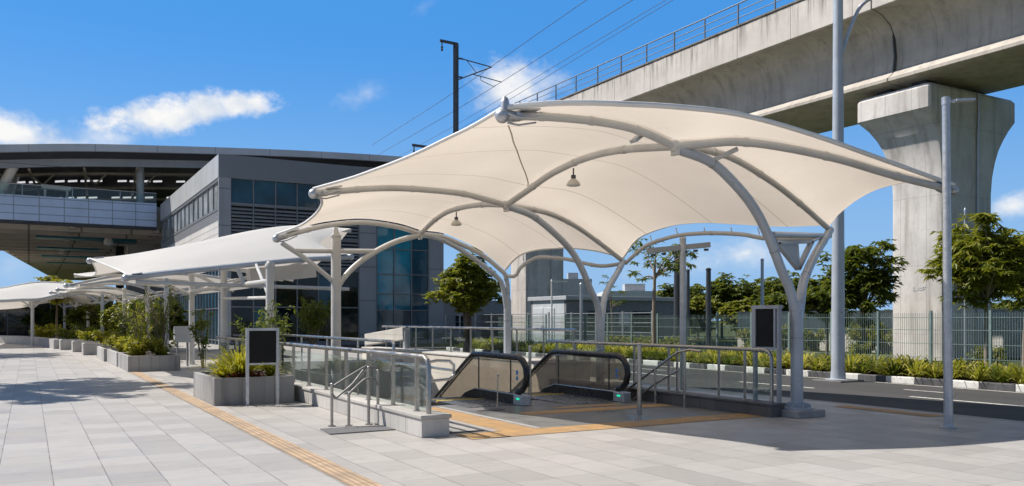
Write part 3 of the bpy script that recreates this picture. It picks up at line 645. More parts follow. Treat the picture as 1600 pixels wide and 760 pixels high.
# ================================================================== escalators
def escalator(xl, xr, y0, ytop, label, side):
    """steps between xl and xr; the balustrade stands on xr; runs down towards +y"""
    t = thing('escalator', ((xl + xr) / 2, y0, 0), label, 'escalator', 'pair of escalators into the stairwell')
    sl = math.tan(R_(30)); ye = y0 + 8.2
    def prof(h, yk):                                    # height of a line h above the walking line
        return [(yk, h), (yk + 0.45, h - 0.10), (ye, h - (ye - yk) * sl + 0.16)]
    # handrail loop
    zt = 0.92; r = 0.34; c = (y0 + r, zt - r)
    arc = [(c[0] + r * math.cos(a), c[1] + r * math.sin(a)) for a in [R_(d) for d in range(250, 85, -15)]]
    path = arc + [(y0 + 0.9, zt), (ytop, zt)] + [(ytop + 0.35, zt - 0.07)] + [(ytop + 0.35 + (ye - ytop) * k / 6, zt - 0.07 - (ye - ytop) * k / 6 * sl) for k in range(1, 7)]
    path = [(y0 + 0.34, 0.25)] + path[1:]
    m = MB(); pts = spline([(xr, a, b) for a, b in path], 60)
    m.tube(pts, 0.062, 12)
    m.build('handrail', 'rubber', t)
    inner = MB(); inner.tube([p + Vector((-0.03, 0, 0)) for p in spline([(xr, a + (0.05 if i < 13 else 0), b - (0.0 if i < 12 else 0.065)) for i, (a, b) in enumerate(path)], 60)], 0.014, 6); inner.build('handrail_guide', 'stainless', t)
    # glass panel
    sk = [(y0 + 0.3, 0.20), (ytop + 0.05, 0.20), (ytop + 0.5, 0.08), (ye, 0.08 - (ye - ytop - 0.5) * sl)]
    up = [(p[0], p[1] - 0.03) for p in path[1:]]
    poly = [(a, b) for a, b in up] + [(a, b) for a, b in reversed(sk)]
    m = MB(); m.prism(poly, 'x', xr - 0.006, xr + 0.006); m.build('glass_balustrade', 'bronze_glass', t, smooth=0)
    m = MB()                                            # joints of the glass
    for yy in (y0 + 0.62, ytop - 0.02):
        m.box(xr - 0.014, xr + 0.014, yy, yy + 0.012, 0.2, zt - 0.06)
    m.build('glass_joint', 'skirt_black', t, smooth=0)
    # skirt and deck
    poly = sk + [(ye, -0.25 - (ye - ytop - 0.5) * sl), (ytop + 0.5, -0.22), (y0 + 0.3, -0.22)]
    m = MB(); m.prism(poly, 'x', xr - 0.06, xr + 0.06); m.build('skirt', 'skirt_black', t, smooth=0)
    m = MB(); m.tube([(xr - 0.062, a, b) for a, b in sk], 0.012, 6); m.build('deck_trim', 'stainless', t)
    m = MB(); m.box(xr - 0.10, xr + 0.10, y0 + 0.02, y0 + 0.36, 0.001, 0.205); m.build('newel_base', 'galvanised', t, smooth=0, bevel=0.02)
    m = MB(); m.box(xr - 0.110, xr - 0.101, y0 + 0.12, y0 + 0.22, 0.115, 0.148); m.build('indicator_light', 'indicator_green', t, smooth=0)
    m = MB()
    for zc, rr in ((0.62, 0.05), (0.51, 0.045)): m.add([(xr - 0.009, y0 + 0.36 + rr * math.cos(a), zc + rr * math.sin(a)) for a in [k * math.pi / 6 for k in range(12)]], [tuple(range(12))])
    m.build('sticker', 'sticker_blue', t, smooth=0)
    # floor plate, comb, steps, near skirt
    m = MB(); m.box(xl, xr - 0.062, y0 + 0.25, ytop - 0.35, 0.004, 0.014); m.build('floor_plate', 'floor_plate', t, smooth=0)
    m = MB(); m.box(xl, xr - 0.062, ytop - 0.35, ytop - 0.26, 0.001, 0.018); m.build('comb_edge', 'yellow_paint', t, smooth=0)
    m = MB(); ln = MB(); yy = ytop - 0.25; k = 0
    while yy < ye - 0.3:
        z = -0.01 if k < 2 else -0.01 - 0.2 * (k - 1) + 0.04
        m.box(xl + 0.01, xr - 0.065, yy, yy + 0.395, z - 0.6, z); ln.box(xl + 0.02, xr - 0.075, yy, yy + 0.03, z, z + 0.004); yy += 0.4; k += 1 
    m.build('steps', 'step_metal', t, smooth=0); ln.build('step_edge_line', 'yellow_paint', t, smooth=0)
    poly = [(y0 + 0.4, -0.3), (y0 + 0.4, -0.005), (ytop, -0.005), (ye, -0.005 - (ye - ytop) * sl), (ye, -0.9 - (ye - ytop) * sl)]
    m = MB(); m.prism(poly, 'x', xl - 0.08, xl); m.build('near_skirt', 'skirt_black', t, smooth=0)
    return t
escalator(7.15, 8.25, 13.85, 15.85, 'left-hand escalator, its balustrade set before the sunlit concrete wall', 0)
escalator(9.1, 10.35, 13.45, 16.0, 'right-hand escalator, its bronze glass balustrade beside the dark wall', 1)

# ================================================================== sign boards
t = thing('notice_board', (3.93, 16.58, 0), 'blank dark board on two pale legs in front of the leafy planter', 'sign board')
for px in (386.5, 433.5):
    a = U(px, 634, 16.6); m = MB(); m.bar((a.x, 16.6, 0), (a.x, 16.6, 1.49), 0.055, 0.05); m.box(a.x - .06, a.x + .06, 16.54, 16.66, 0, 0.012); m.build('leg', 'galvanised', t, smooth=0)
a = U(386.5, 513, 16.6).x; b = U(433.5, 513, 16.6).x
for z0, z1 in ((1.44, 1.49), (.78, .815)):
    m = MB(); m.box(a + 0.027, b - 0.027, 16.578, 16.622, z0, z1); m.build('frame_rail', 'galvanised', t, smooth=0)
m = MB(); m.box(a + 0.029, b - 0.029, 16.585, 16.615, 0.817, 1.438); m.build('panel', 'black_board', t, smooth=0)
t = thing('notice_board', (11.02, 10.44, 0.235), 'blank black board in a steel frame standing on the dark wall by the road', 'sign board')
for yy in (10.17 + .03, 10.74): 
    m = MB(); m.bar((11.06, yy + .0, 0.237), (11.06, yy, 1.88), 0.07, 0.05); m.box(11.0, 11.12, yy - .06 if yy > 10.3 else yy, yy + .06, 0.236, 0.25); m.build('leg', 'grey_steel', t, smooth=0)
for q in ((11.0, 11.11, 10.16, 10.78, 1.84, 1.90), (11.01, 11.10, 10.16, 10.78, 1.13, 1.18), (11.005, 11.105, 10.235, 10.275, 1.182, 1.838), (11.005, 11.105, 10.69, 10.775, 1.182, 1.838)):
    m = MB(); m.box(*q); m.build('frame_rail', 'grey_steel', t, smooth=0)
m = MB(); m.box(11.03, 11.09, 10.277, 10.688, 1.183, 1.837); m.build('panel', 'black_board', t, smooth=0)

# ================================================================== the entrance canopy
uB, uD, uC = 10.2, 15.9, 20.2
cT3, cT2, cT1 = U(785, 181, uB), U(490, 303, uD), U(432, 373, uC)
cT4 = U(1490, 298, 9.4)
NB, ND, NC = U(1055, 229, uB), U(791, 321, uD), U(657, 366, uC)
uB2, uD2 = 12.4, 17.9                                  # the far feet of the arches stand farther along
RB, RD, RC = U(1297, 360, uB2), U(974, 409, uD2), U(789, 428, uC)
bT3 = [cT3, U(858, 183, uB), U(937, 191, uB), U(997, 204, uB), NB]
bRB = [NB, U(1134, 243, uB + .65), U(1201, 281, uB + 1.25), U(1252, 320, uB + 1.75), RB]
bT4 = [NB] + [U(px, py, uB + (9.4 - uB) * i / 6) for i, (px, py) in enumerate([(1100, 225), (1155, 222), (1226, 231), (1310, 249), (1395, 274)], 1)] + [cT4]
bT2 = [cT2, U(518, 300, uD), U(578, 295, uD), U(637, 295, uD), U(716, 302, uD), U(755, 311, uD), ND]
bRD = [ND, U(815, 325, uD + .25), U(858, 334, uD + .7), U(898, 353, uD + 1.15), U(937, 380, uD + 1.6), RD]
bT1 = [cT1, U(463, 364, uC), U(510, 353, uC), U(566, 348, uC), U(621, 355, uC), NC]
bRC = [NC, U(690, 370, uC), U(716, 380, uC), U(755, 400, uC), RC]
rgDB = [ND] + [V(px, py, ND.x + (NB.x - ND.x) * k / 7) for k, (px, py) in enumerate([(827, 296), (858, 274), (898, 254), (937, 241), (977, 234), (1016, 231)], 1)] + [NB]
rgCD = [NC] + [V(px, py, NC.x + (ND.x - NC.x) * k / 6) for k, (px, py) in enumerate([(676, 347), (696, 333), (716, 326), (743, 321), (767, 320)], 1)] + [ND]
front = [cT3] + [U(px, py, uB - 0.55 * math.sin(math.pi * k / 8) + (9.4 - uB) * (k / 8) ** 2) for k, (px, py) in enumerate([(845, 174), (910, 172), (977, 174), (1056, 178), (1158, 190), (1268, 220), (1380, 259)], 1)] + [cT4]
eT3T2 = [cT3] + [W(px, py, (cT3.x + .12, cT3.y), (cT2.x + .12, cT2.y)) for px, py in [(736, 209), (696, 228), (656, 247), (617, 263), (578, 277), (545, 288)]] + [cT2]
eT2T1 = [cT2] + [W(px, py, (cT2.x + .35, cT2.y), (cT1.x + .35, cT1.y)) for px, py in [(503, 322), (498, 336), (485, 349), (467, 360)]] + [cT1]
eRBT4 = [RB + Vector((0, 0, .08))] + [W(px, py, (RB.x, RB.y), (cT4.x, cT4.y)) for px, py in [(1310, 338), (1336, 318), (1365, 303), (1395, 295), (1425, 291)]] + [cT4]
eRBRD = [RB + Vector((0, 0, .08))] + [W(px, py, (RB.x, RB.y), (RD.x, RD.y)) for px, py in [(1226, 357), (1184, 356), (1142, 354), (1100, 353), (1056, 357), (1016, 369), (993, 382)]] + [RD]
eRDRC = [RD] + [W(px, py, (RD.x, RD.y), (RC.x, RC.y)) for px, py in [(937, 399), (910, 395), (884, 393), (868, 394), (842, 396), (818, 402), (803, 412)]] + [RC]
canopy = thing('entrance_canopy', (9.0, 15.0, 0), 'large cream tensile canopy over the escalators on branching white columns', 'canopy')
lift = Vector((0, 0, 0.10))
def up(c): return [Vector(p) + lift for p in c]
mem = MB(); NSEG = 26
def patch(c0, c1, d0, d1, sag=0.0, n=NSEG, m=NSEG, seam=True):
    rows = coons(up(c0), up(c1), up(d0), up(d1), n, m, sag)
    uv = [[(i / (n - 1), j / (m - 1)) if seam else (0.0, 0.0) for j in range(m)] for i in range(n)]
    mem.grid(rows, uv)
mid = spline(bT3 + bT4[1:], 40)
patch(front, mid, [front[0], front[0].lerp(mid[0], .5), mid[0]], [front[-1], mid[-1]], n=40, m=5, seam=False)
patch(bT4, eRBT4, bRB, [cT4, cT4], seam=False)
patch(rgDB, list(reversed(eRBRD)), bRD, bRB, sag=0.25)
patch(rgDB, list(reversed(eT3T2)), list(reversed(bT2)), list(reversed(bT3)), sag=0.25)
patch(rgCD, list(reversed(eRDRC)), bRC, bRD, sag=0.2)
patch(rgCD, list(reversed(eT2T1)), list(reversed(bT1)), list(reversed(bT2)), sag=0.2)
mem.build('membrane', 'membrane', canopy, smooth=180, merge=True)
P3 = coons(up(rgDB), up(list(reversed(eT3T2))), up(list(reversed(bT2))), up(list(reversed(bT3))), 41, 41, 0.25)
def at_uv(rows, s, t):
    a = min(39.999, s * 40); b = min(39.999, t * 40); i, j = int(a), int(b); a -= i; b -= j
    return rows[i][j] * (1 - a) * (1 - b) + rows[i + 1][j] * a * (1 - b) + rows[i][j + 1] * (1 - a) * b + rows[i + 1][j + 1] * a * b
best = []
for k in range(9):
    tx, ty = 794 + 36 * k / 8, 196 + 100 * k / 8; bd = None
    for i in range(0, 161):
        for j in range(0, 161):
            p = at_uv(P3, i / 160, j / 160); Z = p.x * FW[0] + p.y * FW[1]; d = ((p.x * RT[0] + p.y * RT[1]) / Z * FPX + CX - tx) ** 2 + (CY - (p.z - H) / Z * FPX - ty) ** 2
            if bd is None or d < bd[0]: bd = (d, p)
    best.append(bd[1] + Vector((0, 0, -.012)))
m = MB(); m.tube(spline(best, 30), .013, 6)
m.build('seam_strap', 'seam_cloth', canopy)
for c in (front, eT3T2, eT2T1, eRBT4, eRBRD, eRDRC):
    m = MB(); m.tube(spline(up(c), 30), 0.042 if c is front else 0.028, 8); m.build('edge_hem', 'hem_white', canopy)
def beam(name, pts, r, n=30, mat='painted_steel', par=canopy):
    m = MB(); q = spline(pts, n); m.tube(q, r, 12)
    for f in (.22, .5, .78):
        i = int(f * (n - 1)); d = (q[i + 1] - q[i]).normalized(); m.tube([q[i] - d * .035, q[i] + d * .035], r * 1.13, 12)
    return m.build(name, mat, par)
for c in (bT3, bT2, bT1): beam('cross_beam', c, 0.062)
beam('end_beam', bT4, 0.068, 34)
for c in (bRB, bRD, bRC): beam('cross_beam', c, 0.06)
beam('ridge_beam', rgDB, 0.064); beam('ridge_beam', rgCD, 0.06)
# node collars
for p in (NB, ND, NC):
    m = MB(); m.ball(p, 0.10, 10); m.bar(p + Vector((0, 0, -.14)), p + Vector((0, 0, .06)), .05, .16); m.build('node_joint', 'painted_steel', canopy)
# tips: steel ball end, clamp plates and tie rods
def tip(p, q, r, fin=False):
    d = (Vector(q) - p).normalized(); t_ = MB(); t_.ball(p, r, 12); t_.tube([p + d * r * .6, p + d * r * 2.6], r * .72, 12)
    o = t_.build('tip_ball', 'galvanised', canopy)
    k = MB(); s = d.cross(Vector((0, 0, 1))).normalized()
    for sg in (-1, 1):
        k.tube([p + s * sg * r * 1.15 + d * r * .3, p + s * sg * r * 1.35 + d * r * 2.0 - Vector((0, 0, r * .5)), p + s * sg * r * 1.0 + d * r * 5.0], r * .16, 6)
        k.bar(p + s * sg * r * .9 + d * r * 1.6, p + s * sg * r * 1.5 + d * r * 1.6, r * .5, r * .5)
    k.tube([p - Vector((0, 0, r * .95)) + d * r * .8, p - Vector((0, 0, r * 1.2)) + d * r * 2.5, p - Vector((0, 0, r * .8)) + d * r * 5.2], r * .14, 6)
    k.bar(p + d * r * 2.4 + Vector((0, 0, r * .7)), p + d * r * 5.5 + Vector((0, 0, r * .9)), r * 1.5, r * .25)
    k.build('clamp', 'galvanised', o)
    if fin:
        f = MB(); f.lathe(p + d * .04 + Vector((0, 0, r * .8)), [(r * .62, 0), (r * .6, r * .9), (r * .42, r * 1.5), (r * .12, r * 1.75)], 12); f.build('cap', 'galvanised', o)
tip(cT3, bT3[1], 0.105, True); tip(cT2, bT2[1], 0.10); tip(cT1, bT1[1], 0.10); tip(cT4, bT4[-2], 0.09)
# columns
def yc(base, z0, trunk_r, br_r, joint, left, right, plinth=False):
    m = MB(); bx, by = base
    tb = [Vector((bx, by, z0)), Vector((bx, by, (z0 + joint.z) / 2)), joint]
    m.tube(tb + [joint.lerp(Vector(left[1]), .35)], [trunk_r, trunk_r, trunk_r * .98, trunk_r * .86], 18)
    m.tube(spline([joint - Vector((0, 0, .5))] + left[1:], 26), br_r, 14); m.tube(spline([joint - Vector((0, 0, .5))] + right[1:], 20), br_r, 14)
    o = m.build('column', 'blue_grey_steel', canopy)
    w = MB(); jj = joint - Vector((0, 0, .55)); w.tube([jj - Vector((0, 0, .012)), jj + Vector((0, 0, .012))], trunk_r * 1.05, 18); w.build('weld_collar', 'grey_steel', o)
    for br in (left, right):
        q = spline([joint] + br[1:], 30)
        for f in (.30, .80):
            i = int(f * 29); d = (q[i + 1] - q[i]).normalized(); w = MB(); w.tube([q[i] - d * .014, q[i] + d * .014], br_r * 1.07, 14); w.build('weld_collar', 'grey_steel', o)
    return o
Bx, By = 11.5, 10.17
jB = U(1245, 478, By)
colB = yc((jB.x, By), 0.16, 0.105, 0.082, jB, [jB] + [U(a, b, uB) for a, b in [(1237, 462), (1222, 425), (1201, 370), (1176, 322), (1142, 281), (1108, 252)]] + [NB - Vector((0, 0, .03))], [jB] + [U(a, b, uB + du) for a, b, du in [(1252, 462, .12), (1257, 436, .5), (1273, 400, 1.2), (1292, 368, 2.0)]] + [RB])
m = MB(); m.lathe((jB.x, By, 0.125), [(0.27, 0), (0.27, 0.03), (0.12, 0.034), (0.115, 0.10)], 24)
for k in range(8):
    a = k * math.pi / 4; m.bar((jB.x + .09 * math.cos(a), By + .09 * math.sin(a), .20), (jB.x + .22 * math.cos(a), By + .22 * math.sin(a), .165), .012, .09)
    m.lathe((jB.x + .23 * math.cos(a + .39), By + .23 * math.sin(a + .39), .155), [(.016, 0), (.016, .05), (.008, .055)], 8)
m.build('base_plate', 'blue_grey_steel', colB)
m = MB(); m.box(jB.x - .33, jB.x + .33, By - .33, By + .33, 0.0, 0.122)
tag(m.build('column_plinth', 'kerb_stone', smooth=0, bevel=.012), 'square concrete plinth under the right-hand canopy column', 'plinth')
jD = U(938, 505, uD); jD.y = uD
colD = yc((jD.x, uD), 0.0, 0.10, 0.075, jD, [jD] + [U(a, b, uD) for a, b in [(934, 480), (924, 456), (905, 412), (882, 380), (839, 342), (812, 329)]] + [ND - Vector((0, 0, .03))], [jD] + [U(a, b, uD + du) for a, b, du in [(942, 482, .15), (948, 456, .6), (966, 424, 1.5)]] + [RD])
m = MB(); m.lathe((jD.x, uD, 0.0), [(0.22, 0), (0.22, 0.03), (0.11, 0.034), (0.105, 0.10)], 20); m.build('base_plate', 'blue_grey_steel', colD)
jC = U(793, 470, uC)
colC = yc((jC.x, uC), -0.002, 0.105, 0.065, jC, [jC] + [U(a, b, uC) for a, b in [(786, 450), (779, 436), (755, 415), (716, 388), (680, 371)]] + [NC - Vector((0, 0, .03))], [jC, U(793, 450, uC), RC])
m = MB(); m.lathe((jC.x, uC, 0.61), [(0.22, 0), (0.22, 0.03), (0.11, 0.034), (0.105, 0.10)], 20); m.build('base_plate', 'blue_grey_steel', colC)
# the near column at the left end, rising out of the stairwell
uA = uC; A0 = U(525, 500, uA)
m = MB(); m.tube([(A0.x, uA, -5.2), (A0.x, uA, U(525, 372, uA).z)], 0.122, 18); m.lathe((A0.x, uA, U(525, 372, uA).z), [(.122, 0), (.135, .02), (.135, .06), (.09, .09), (.035, .25), (.02, .3)], 16)
m.tube(spline([U(a, b, uA) for a, b in [(527, 452), (536, 436), (558, 413), (589, 392), (621, 377)]] + [NC - Vector((0, 0, .02))], 26), 0.07, 12)
m.tube(spline([U(525, 446, uA), U(516, 436, uA), U(478, 405, uA), U(440, 380, uA)], 14), 0.06, 12)
colA = m.build('column', 'painted_steel', canopy)
m = MB(); m.tube([U(462, 392, uA), U(585, 393, uA)], 0.06, 12); m.build('tie_beam', 'painted_steel', canopy)
m = MB(); m.tube([U(1208, 367, uB), U(1296, 369, uB2)], 0.055, 12); m.build('tie_beam', 'blue_grey_steel', canopy)
m = MB(); m.tube([U(1107, 254, uB), U(1152, 233, uB - .2)], 0.04, 10); m.build('brace', 'painted_steel', canopy)
# low edge arches along the road side and the hanging gusset
eA = [W(px, py, (RB.x, RB.y), (RD.x, RD.y)) for px, py in [(977, 412), (1000, 391), (1016, 381), (1056, 369), (1095, 365), (1130, 365), (1163, 367), (1201, 373)]] + [U(1290, 372, uB2)]
beam('edge_arch', eA, 0.05)
eB = [RC + Vector((0, 0, -.05))] + [W(px, py, (RD.x, RD.y), (RC.x, RC.y)) for px, py in [(805, 432), (813, 419), (831, 406), (847, 402), (884, 405), (910, 411), (940, 416)]] + [RD + Vector((0, 0, -.05))]
beam('edge_arch', eB, 0.05)
m = MB(); g0, g1, g2 = U(1214, 380, uB + 1.0), U(1268, 378, uB + 1.0), U(1247, 421, uB + 1.0)
for a, b in ((g0, g1), (g1, g2), (g2, g0)): m.bar(a, b, .10, .06)
for dy in (-.02, .02):
    m.add([p + Vector((0, dy, 0)) for p in (g0, g0.lerp(g1, .55), g2)], [(0, 1, 2)])
m.bar(g0.lerp(g1, .55), g2, .07, .05); m.tube([g0, U(1208, 368, uB)], .03, 8); m.tube([g1, U(1285, 370, uB + 2.0)], .03, 8)
m.build('gusset', 'blue_grey_steel', canopy, smooth=30)
# short tie rods between hem and edge arch
m = MB()
for px in (1184, 1142, 1100, 1056, 1016): m.tube([W(px, 356 if px > 1050 else 368, (RB.x, RB.y), (RD.x, RD.y)), W(px + 3, 367 if px > 1050 else 381, (RB.x, RB.y), (RD.x, RD.y))], .014, 6)
for px in (818, 842, 868, 900): m.tube([W(px, 399, (RD.x, RD.y), (RC.x, RC.y)), W(px, 408, (RD.x, RD.y), (RC.x, RC.y))], .014, 6)
m.build('tie_rod', 'galvanised', canopy)
# lamps under the ridge
def pendant(p, s, label):
    t = thing('pendant_lamp', p, label, 'lamp'); p = Vector(p)
    m = MB(); m.tube([p, p - Vector((0, 0, .14 * s))], .014 * s, 6); m.lathe(p - Vector((0, 0, .20 * s)), [(.045 * s, 0), (.045 * s, .07 * s)], 10); m.build('stem', 'dark_steel', t)
    m = MB(); q = p - Vector((0, 0, .32 * s)); m.lathe(q, [(.13 * s, 0), (.128 * s, .025 * s), (.10 * s, .07 * s), (.05 * s, .12 * s)], 18); m.build('lamp_shade', 'lamp_cream', t)
    m = MB(); m.lathe(q - Vector((0, 0, .012)), [(.10 * s, 0), (.105 * s, .012)], 16); m.build('lens', 'white_plastic', t)
pendant(V(896, 263, 8.75), 1.0, 'bell shaped pendant lamp hanging from the ridge near the front beam')
pendant(V(713, 331, 8.85), 1.0, 'bell shaped pendant lamp hanging at the far left end of the canopy')
t = thing('floodlight', U(995, 212, uB + .15), 'small square floodlight clamped under the front cross beam', 'lamp')
p = U(995, 217, uB + .15); m = MB(); m.bar(p + Vector((-.07, 0, -.05)), p + Vector((.06, 0, .05)), .16, .05); m.build('lamp_head', 'galvanised', t)
m = MB(); m.bar(p + Vector((.02, 0, .02)), p + Vector((.08, 0, .12)), .04, .03); m.build('bracket', 'galvanised', t)
# ================================================================== viaduct
via = thing('elevated_viaduct', (36.6, 30, 0), 'elevated concrete rail viaduct crossing above the road on the right', 'viaduct')
def girder_section():
    near = [(32.62, 15.50), (33.3, 15.34), (33.85, 15.0), (34.2, 14.4), (34.3, 13.6), (34.22, 13.0), (33.9, 12.72), (33.66, 12.56), (33.66, 12.42), (33.85, 12.33)]
    return near + [(73.2 - x, z) for x, z in reversed(near)] + [(40.58, 16.0), (32.62, 16.0)]
for a, b in ((-34, 24.665), (24.735, 60.53), (60.60, 112)):
    m = MB(); m.prism(girder_section(), 'y', a, b); m.build('girder', 'girder_concrete', via, smooth=40)
    m = MB()
    for x0 in (32.55, 40.40): m.box(x0, x0 + 0.25, a, b, 15.47, 17.15)
    m.box(32.50, 32.84, a, b, 17.146, 17.25)
    m.build('parapet', 'parapet_concrete', via, smooth=0, bevel=0.02)
rl = MB(); y = 10.0
while y < 56.6:
    rl.bar((32.67, y, 17.25), (32.67, y, 18.42), 0.08, 0.055); y += 2.55
for z, r in ((18.42, .038), (18.04, .024), (17.66, .024)): rl.tube([(32.67, 10, z), (32.67, 56.7, z)], r, 6)
rl.build('parapet_railing', 'rail_blue', via)
pipe = MB(); pipe.tube([(34.1, 24.75, 15.0), (34.22, 24.72, 13.6), (34.1, 24.72, 12.8)], .05, 8); pipe.build('drain_pipe', 'dark_steel', via)
def pier(u, label):
    t = thing('viaduct_pier', (36.85, u, 0), label, 'pier', 'piers of the viaduct')
    # height, v range, u range about the pier line
    secs = [(-0.3, 35.0, 38.7, -1.33, 1.3), (7.4, 35.0, 38.7, -1.33, 1.3), (8.2, 34.97, 38.78, -1.34, 1.33), (8.9, 34.9, 38.98, -1.35, 1.45), (9.5, 34.77, 39.25, -1.36, 1.62), (10.0, 34.6, 39.6, -1.37, 1.82), (10.5, 34.32, 40.02, -1.39, 2.08), (10.94, 33.93, 40.5, -1.40, 2.4), (11.85, 33.93, 40.5, -1.40, 2.4), (12.0, 34.02, 40.4, -1.3, 2.3)]
    rows = []
    for z, x0, x1, u0, u1 in secs:
        r = 0.22; ring = []
        for cx, cy, a0 in ((x1 - r, u1 - r, 0), (x0 + r, u1 - r, 90), (x0 + r, u0 + r, 180), (x1 - r, u0 + r, 270)):
            for d in (0, 30, 60, 90):
                an = R_(a0 + d); ring.append((cx + r * math.cos(an), u + cy + r * math.sin(an), z))
        rows.append(ring)
    m = MB(); n = len(rows[0]); vs = [p for r in rows for p in r]
    fs = [(i * n + k, i * n + (k + 1) % n, (i + 1) * n + (k + 1) % n, (i + 1) * n + k) for i in range(len(rows) - 1) for k in range(n)] + [tuple((len(rows) - 1) * n + k for k in range(n))]
    m.add(vs, fs); m.build('shaft', 'pier_concrete', t, smooth=25)
    m = MB()
    for x in (35.0, 38.6):
        for du in (-.4, 1.4): m.box(x - .4, x + .4, u + du - .35, u + du + .35, 11.99, 12.34)
    m.build('bearing', 'dark_steel', t, smooth=0)
    m = MB(); pp = [(37.4, u - 1.46, 11.9), (37.4, u - 1.46, 10.9), (37.4, u - 1.42, 10.0), (37.4, u - 1.40, 0)]
    m.tube(pp, .05, 8); m.build('downpipe', 'galvanised', t)
    return t
pr = pier(24.2, 'tall concrete pier with flared head carrying the viaduct beside the leafy tree')
m = MB()
for dy, dz, w, h in ((0, 0, .05, .20), (.06, -.08, .12, .04), (.22, -.02, .05, .12), (.30, .04, .12, .04), (.30, -.06, .12, .04), (.46, 0, .05, .18), (.52, .07, .12, .04), (.52, -.01, .08, .04)):
    m.box(34.992, 34.998, 24.35 - dy - w, 24.35 - dy, 3.05 + dz - h / 2, 3.05 + dz + h / 2)
m.build('painted_mark', 'far_grey', pr, smooth=0)
pier(60.2, 'distant concrete pier seen under the canopy behind the grey kiosk')
# catenary masts and wires over the viaduct
def mast(u, top, label, arms=True):
    v = 33.9; z0 = 16.0; t = thing('catenary_mast', (v, u, z0), label, 'mast')
    m = MB(); m.box(v - .19, v + .19, u - .19, u - .14, z0, top); m.box(v - .19, v + .19, u + .14, u + .19, z0, top); m.box(v - .035, v + .035, u - .14, u + .14, z0, top); m.build('pole', 'dark_steel', t, smooth=0)
    m = MB(); m.bar((v - 1.6, u, top + .02), (v + .15, u, top - .02), .14, .24); m.tube([(v - 1.4, u, top - .1), (v - 1.4, u, top - .9)], .06, 8); m.lathe((v - 1.4, u, top - .85), [(.11, 0), (.11, .1), (.05, .12), (.11, .25), (.11, .35)], 10); m.build('head_bracket', 'dark_steel', t)
    if not arms: return t
    A = top - 1.25; m = MB()
    m.tube([(v + .15, u, A), (v + 3.7, u, A - .35)], .055, 8); m.tube([(v + .15, u, A - 2.05), (v + 3.7, u, A - .35)], .055, 8); m.tube([(v + 1.1, u, A - .1), (v + 2.1, u, A - 1.1)], .032, 6)
    m.tube([(v + 1.8, u, A - 1.3), (v + 4.8, u, A - 1.6)], .045, 8); m.tube([(v + 2.5, u, A - 1.4), (v + 2.6, u, A - 1.75), (v + 4.0, u, A - 2.15), (v + 4.1, u, A - 1.95)], .032, 6)
    for q in ((v + .5, A - .05), (v + .45, A - 1.75)): m.bar((q[0] - .2, u, q[1]), (q[0] + .2, u, q[1]), .13, .13)
    m.build('cantilever_arm', 'dark_steel', t)
mast(69.6, 26.9, 'dark catenary mast with cantilever arm rising behind the canopy tip')
mast(76.0, 18.6, 'short dark mast farther off, only its head showing over the canopy edge', False)
def wire(pa, pb, v, r, label, drops=None):
    A, B = V(*pa, v), V(*pb, v); d = (B - A); A2, B2 = A - d * .35, B + d * 1.3
    m = MB(); n = 14; pts = []
    for i in range(n + 1):
        p = A2.lerp(B2, i / n); p.z -= .25 * math.sin(math.pi * i / n * 2) ** 2; pts.append(p)
    m.tube(pts, r, 5, cap=False); return tag(m.build('overhead_wire', 'dark_steel'), label, 'wire', 'overhead wires of the railway')
wire((640, 187.5), (917, 0), 34.2, .022, 'uppermost overhead wire above the viaduct, meeting the arm of the mast')
wire((640, 212), (989, 0), 34.6, .022, 'second overhead wire from the top, passing the lower arm of the mast')
wire((640, 234), (1041, 0), 37.0, .018, 'third overhead wire from the top, running behind the mast')
wire((662, 232), (1052, 0), 37.4, .018, 'lowest overhead wire, running close above the viaduct railing')

# ================================================================== street lamps and poles
t = thing('street_lamp', (20.45, 15.9, -0.1), 'tall thick grey street lamp with raised side arm on the road edge', 'street lamp')
g = D(1309.5, 586, 24.1); bx, by = g.x, g.y; t.location = (bx, by, -.1); WL[t.name] = Vector((bx, by, -.1))
m = MB(); m.tube([(bx, by, -.1), (bx, by, 12.4)], [.19, .125], 18); m.build('pole', 'blue_grey_steel', t)
m = MB(); m.lathe((bx, by, -.1), [(.34, 0), (.34, .06), (.21, .08), (.20, .3)], 18); m.build('base_collar', 'blue_grey_steel', t)
dr = Vector((RT[0], RT[1], 0)); p0 = Vector((bx, by, 8.95))
m = MB(); m.tube(spline([p0, p0 + dr * .16 + Vector((0, 0, .45)), p0 + dr * .42 + Vector((0, 0, 1.2)), p0 + dr * .75 + Vector((0, 0, 1.75)), p0 + dr * 1.5 + Vector((0, 0, 2.1)), p0 + dr * 2.2 + Vector((0, 0, 2.2))], 20), .05, 10); m.build('arm', 'galvanised', t)
m = MB(); q = p0 + dr * 2.2 + Vector((0, 0, 2.2)); m.bar(q - dr * .05, q + dr * .7 + Vector((0, 0, .05)), .26, .1); m.build('lamp_head', 'galvanised', t)
pb = MB(); pb.box(bx - .5, bx + .5, by - .5, by + .5, -.12, -.055); tag(pb.build('pole_footing', 'dark_granite', smooth=0, bevel=.02), 'low square concrete footing under the tall grey street lamp', 'footing')
t = thing('post_lamp', (0, 0, 0), 'slim steel post lamp with flat lamp head on the plaza corner', 'street lamp')
g = D(1482, 669, 12.9); g.z = 0; t.location = g; WL[t.name] = g.copy()
m = MB(); m.tube([(g.x, g.y, 0), (g.x - .02, g.y + .03, 5.0)], [.068, .056], 16); m.lathe((g.x, g.y, 0.001), [(.13, 0), (.13, .012), (.075, .02), (.072, .05)], 16); m.build('pole', 'galvanised', t)
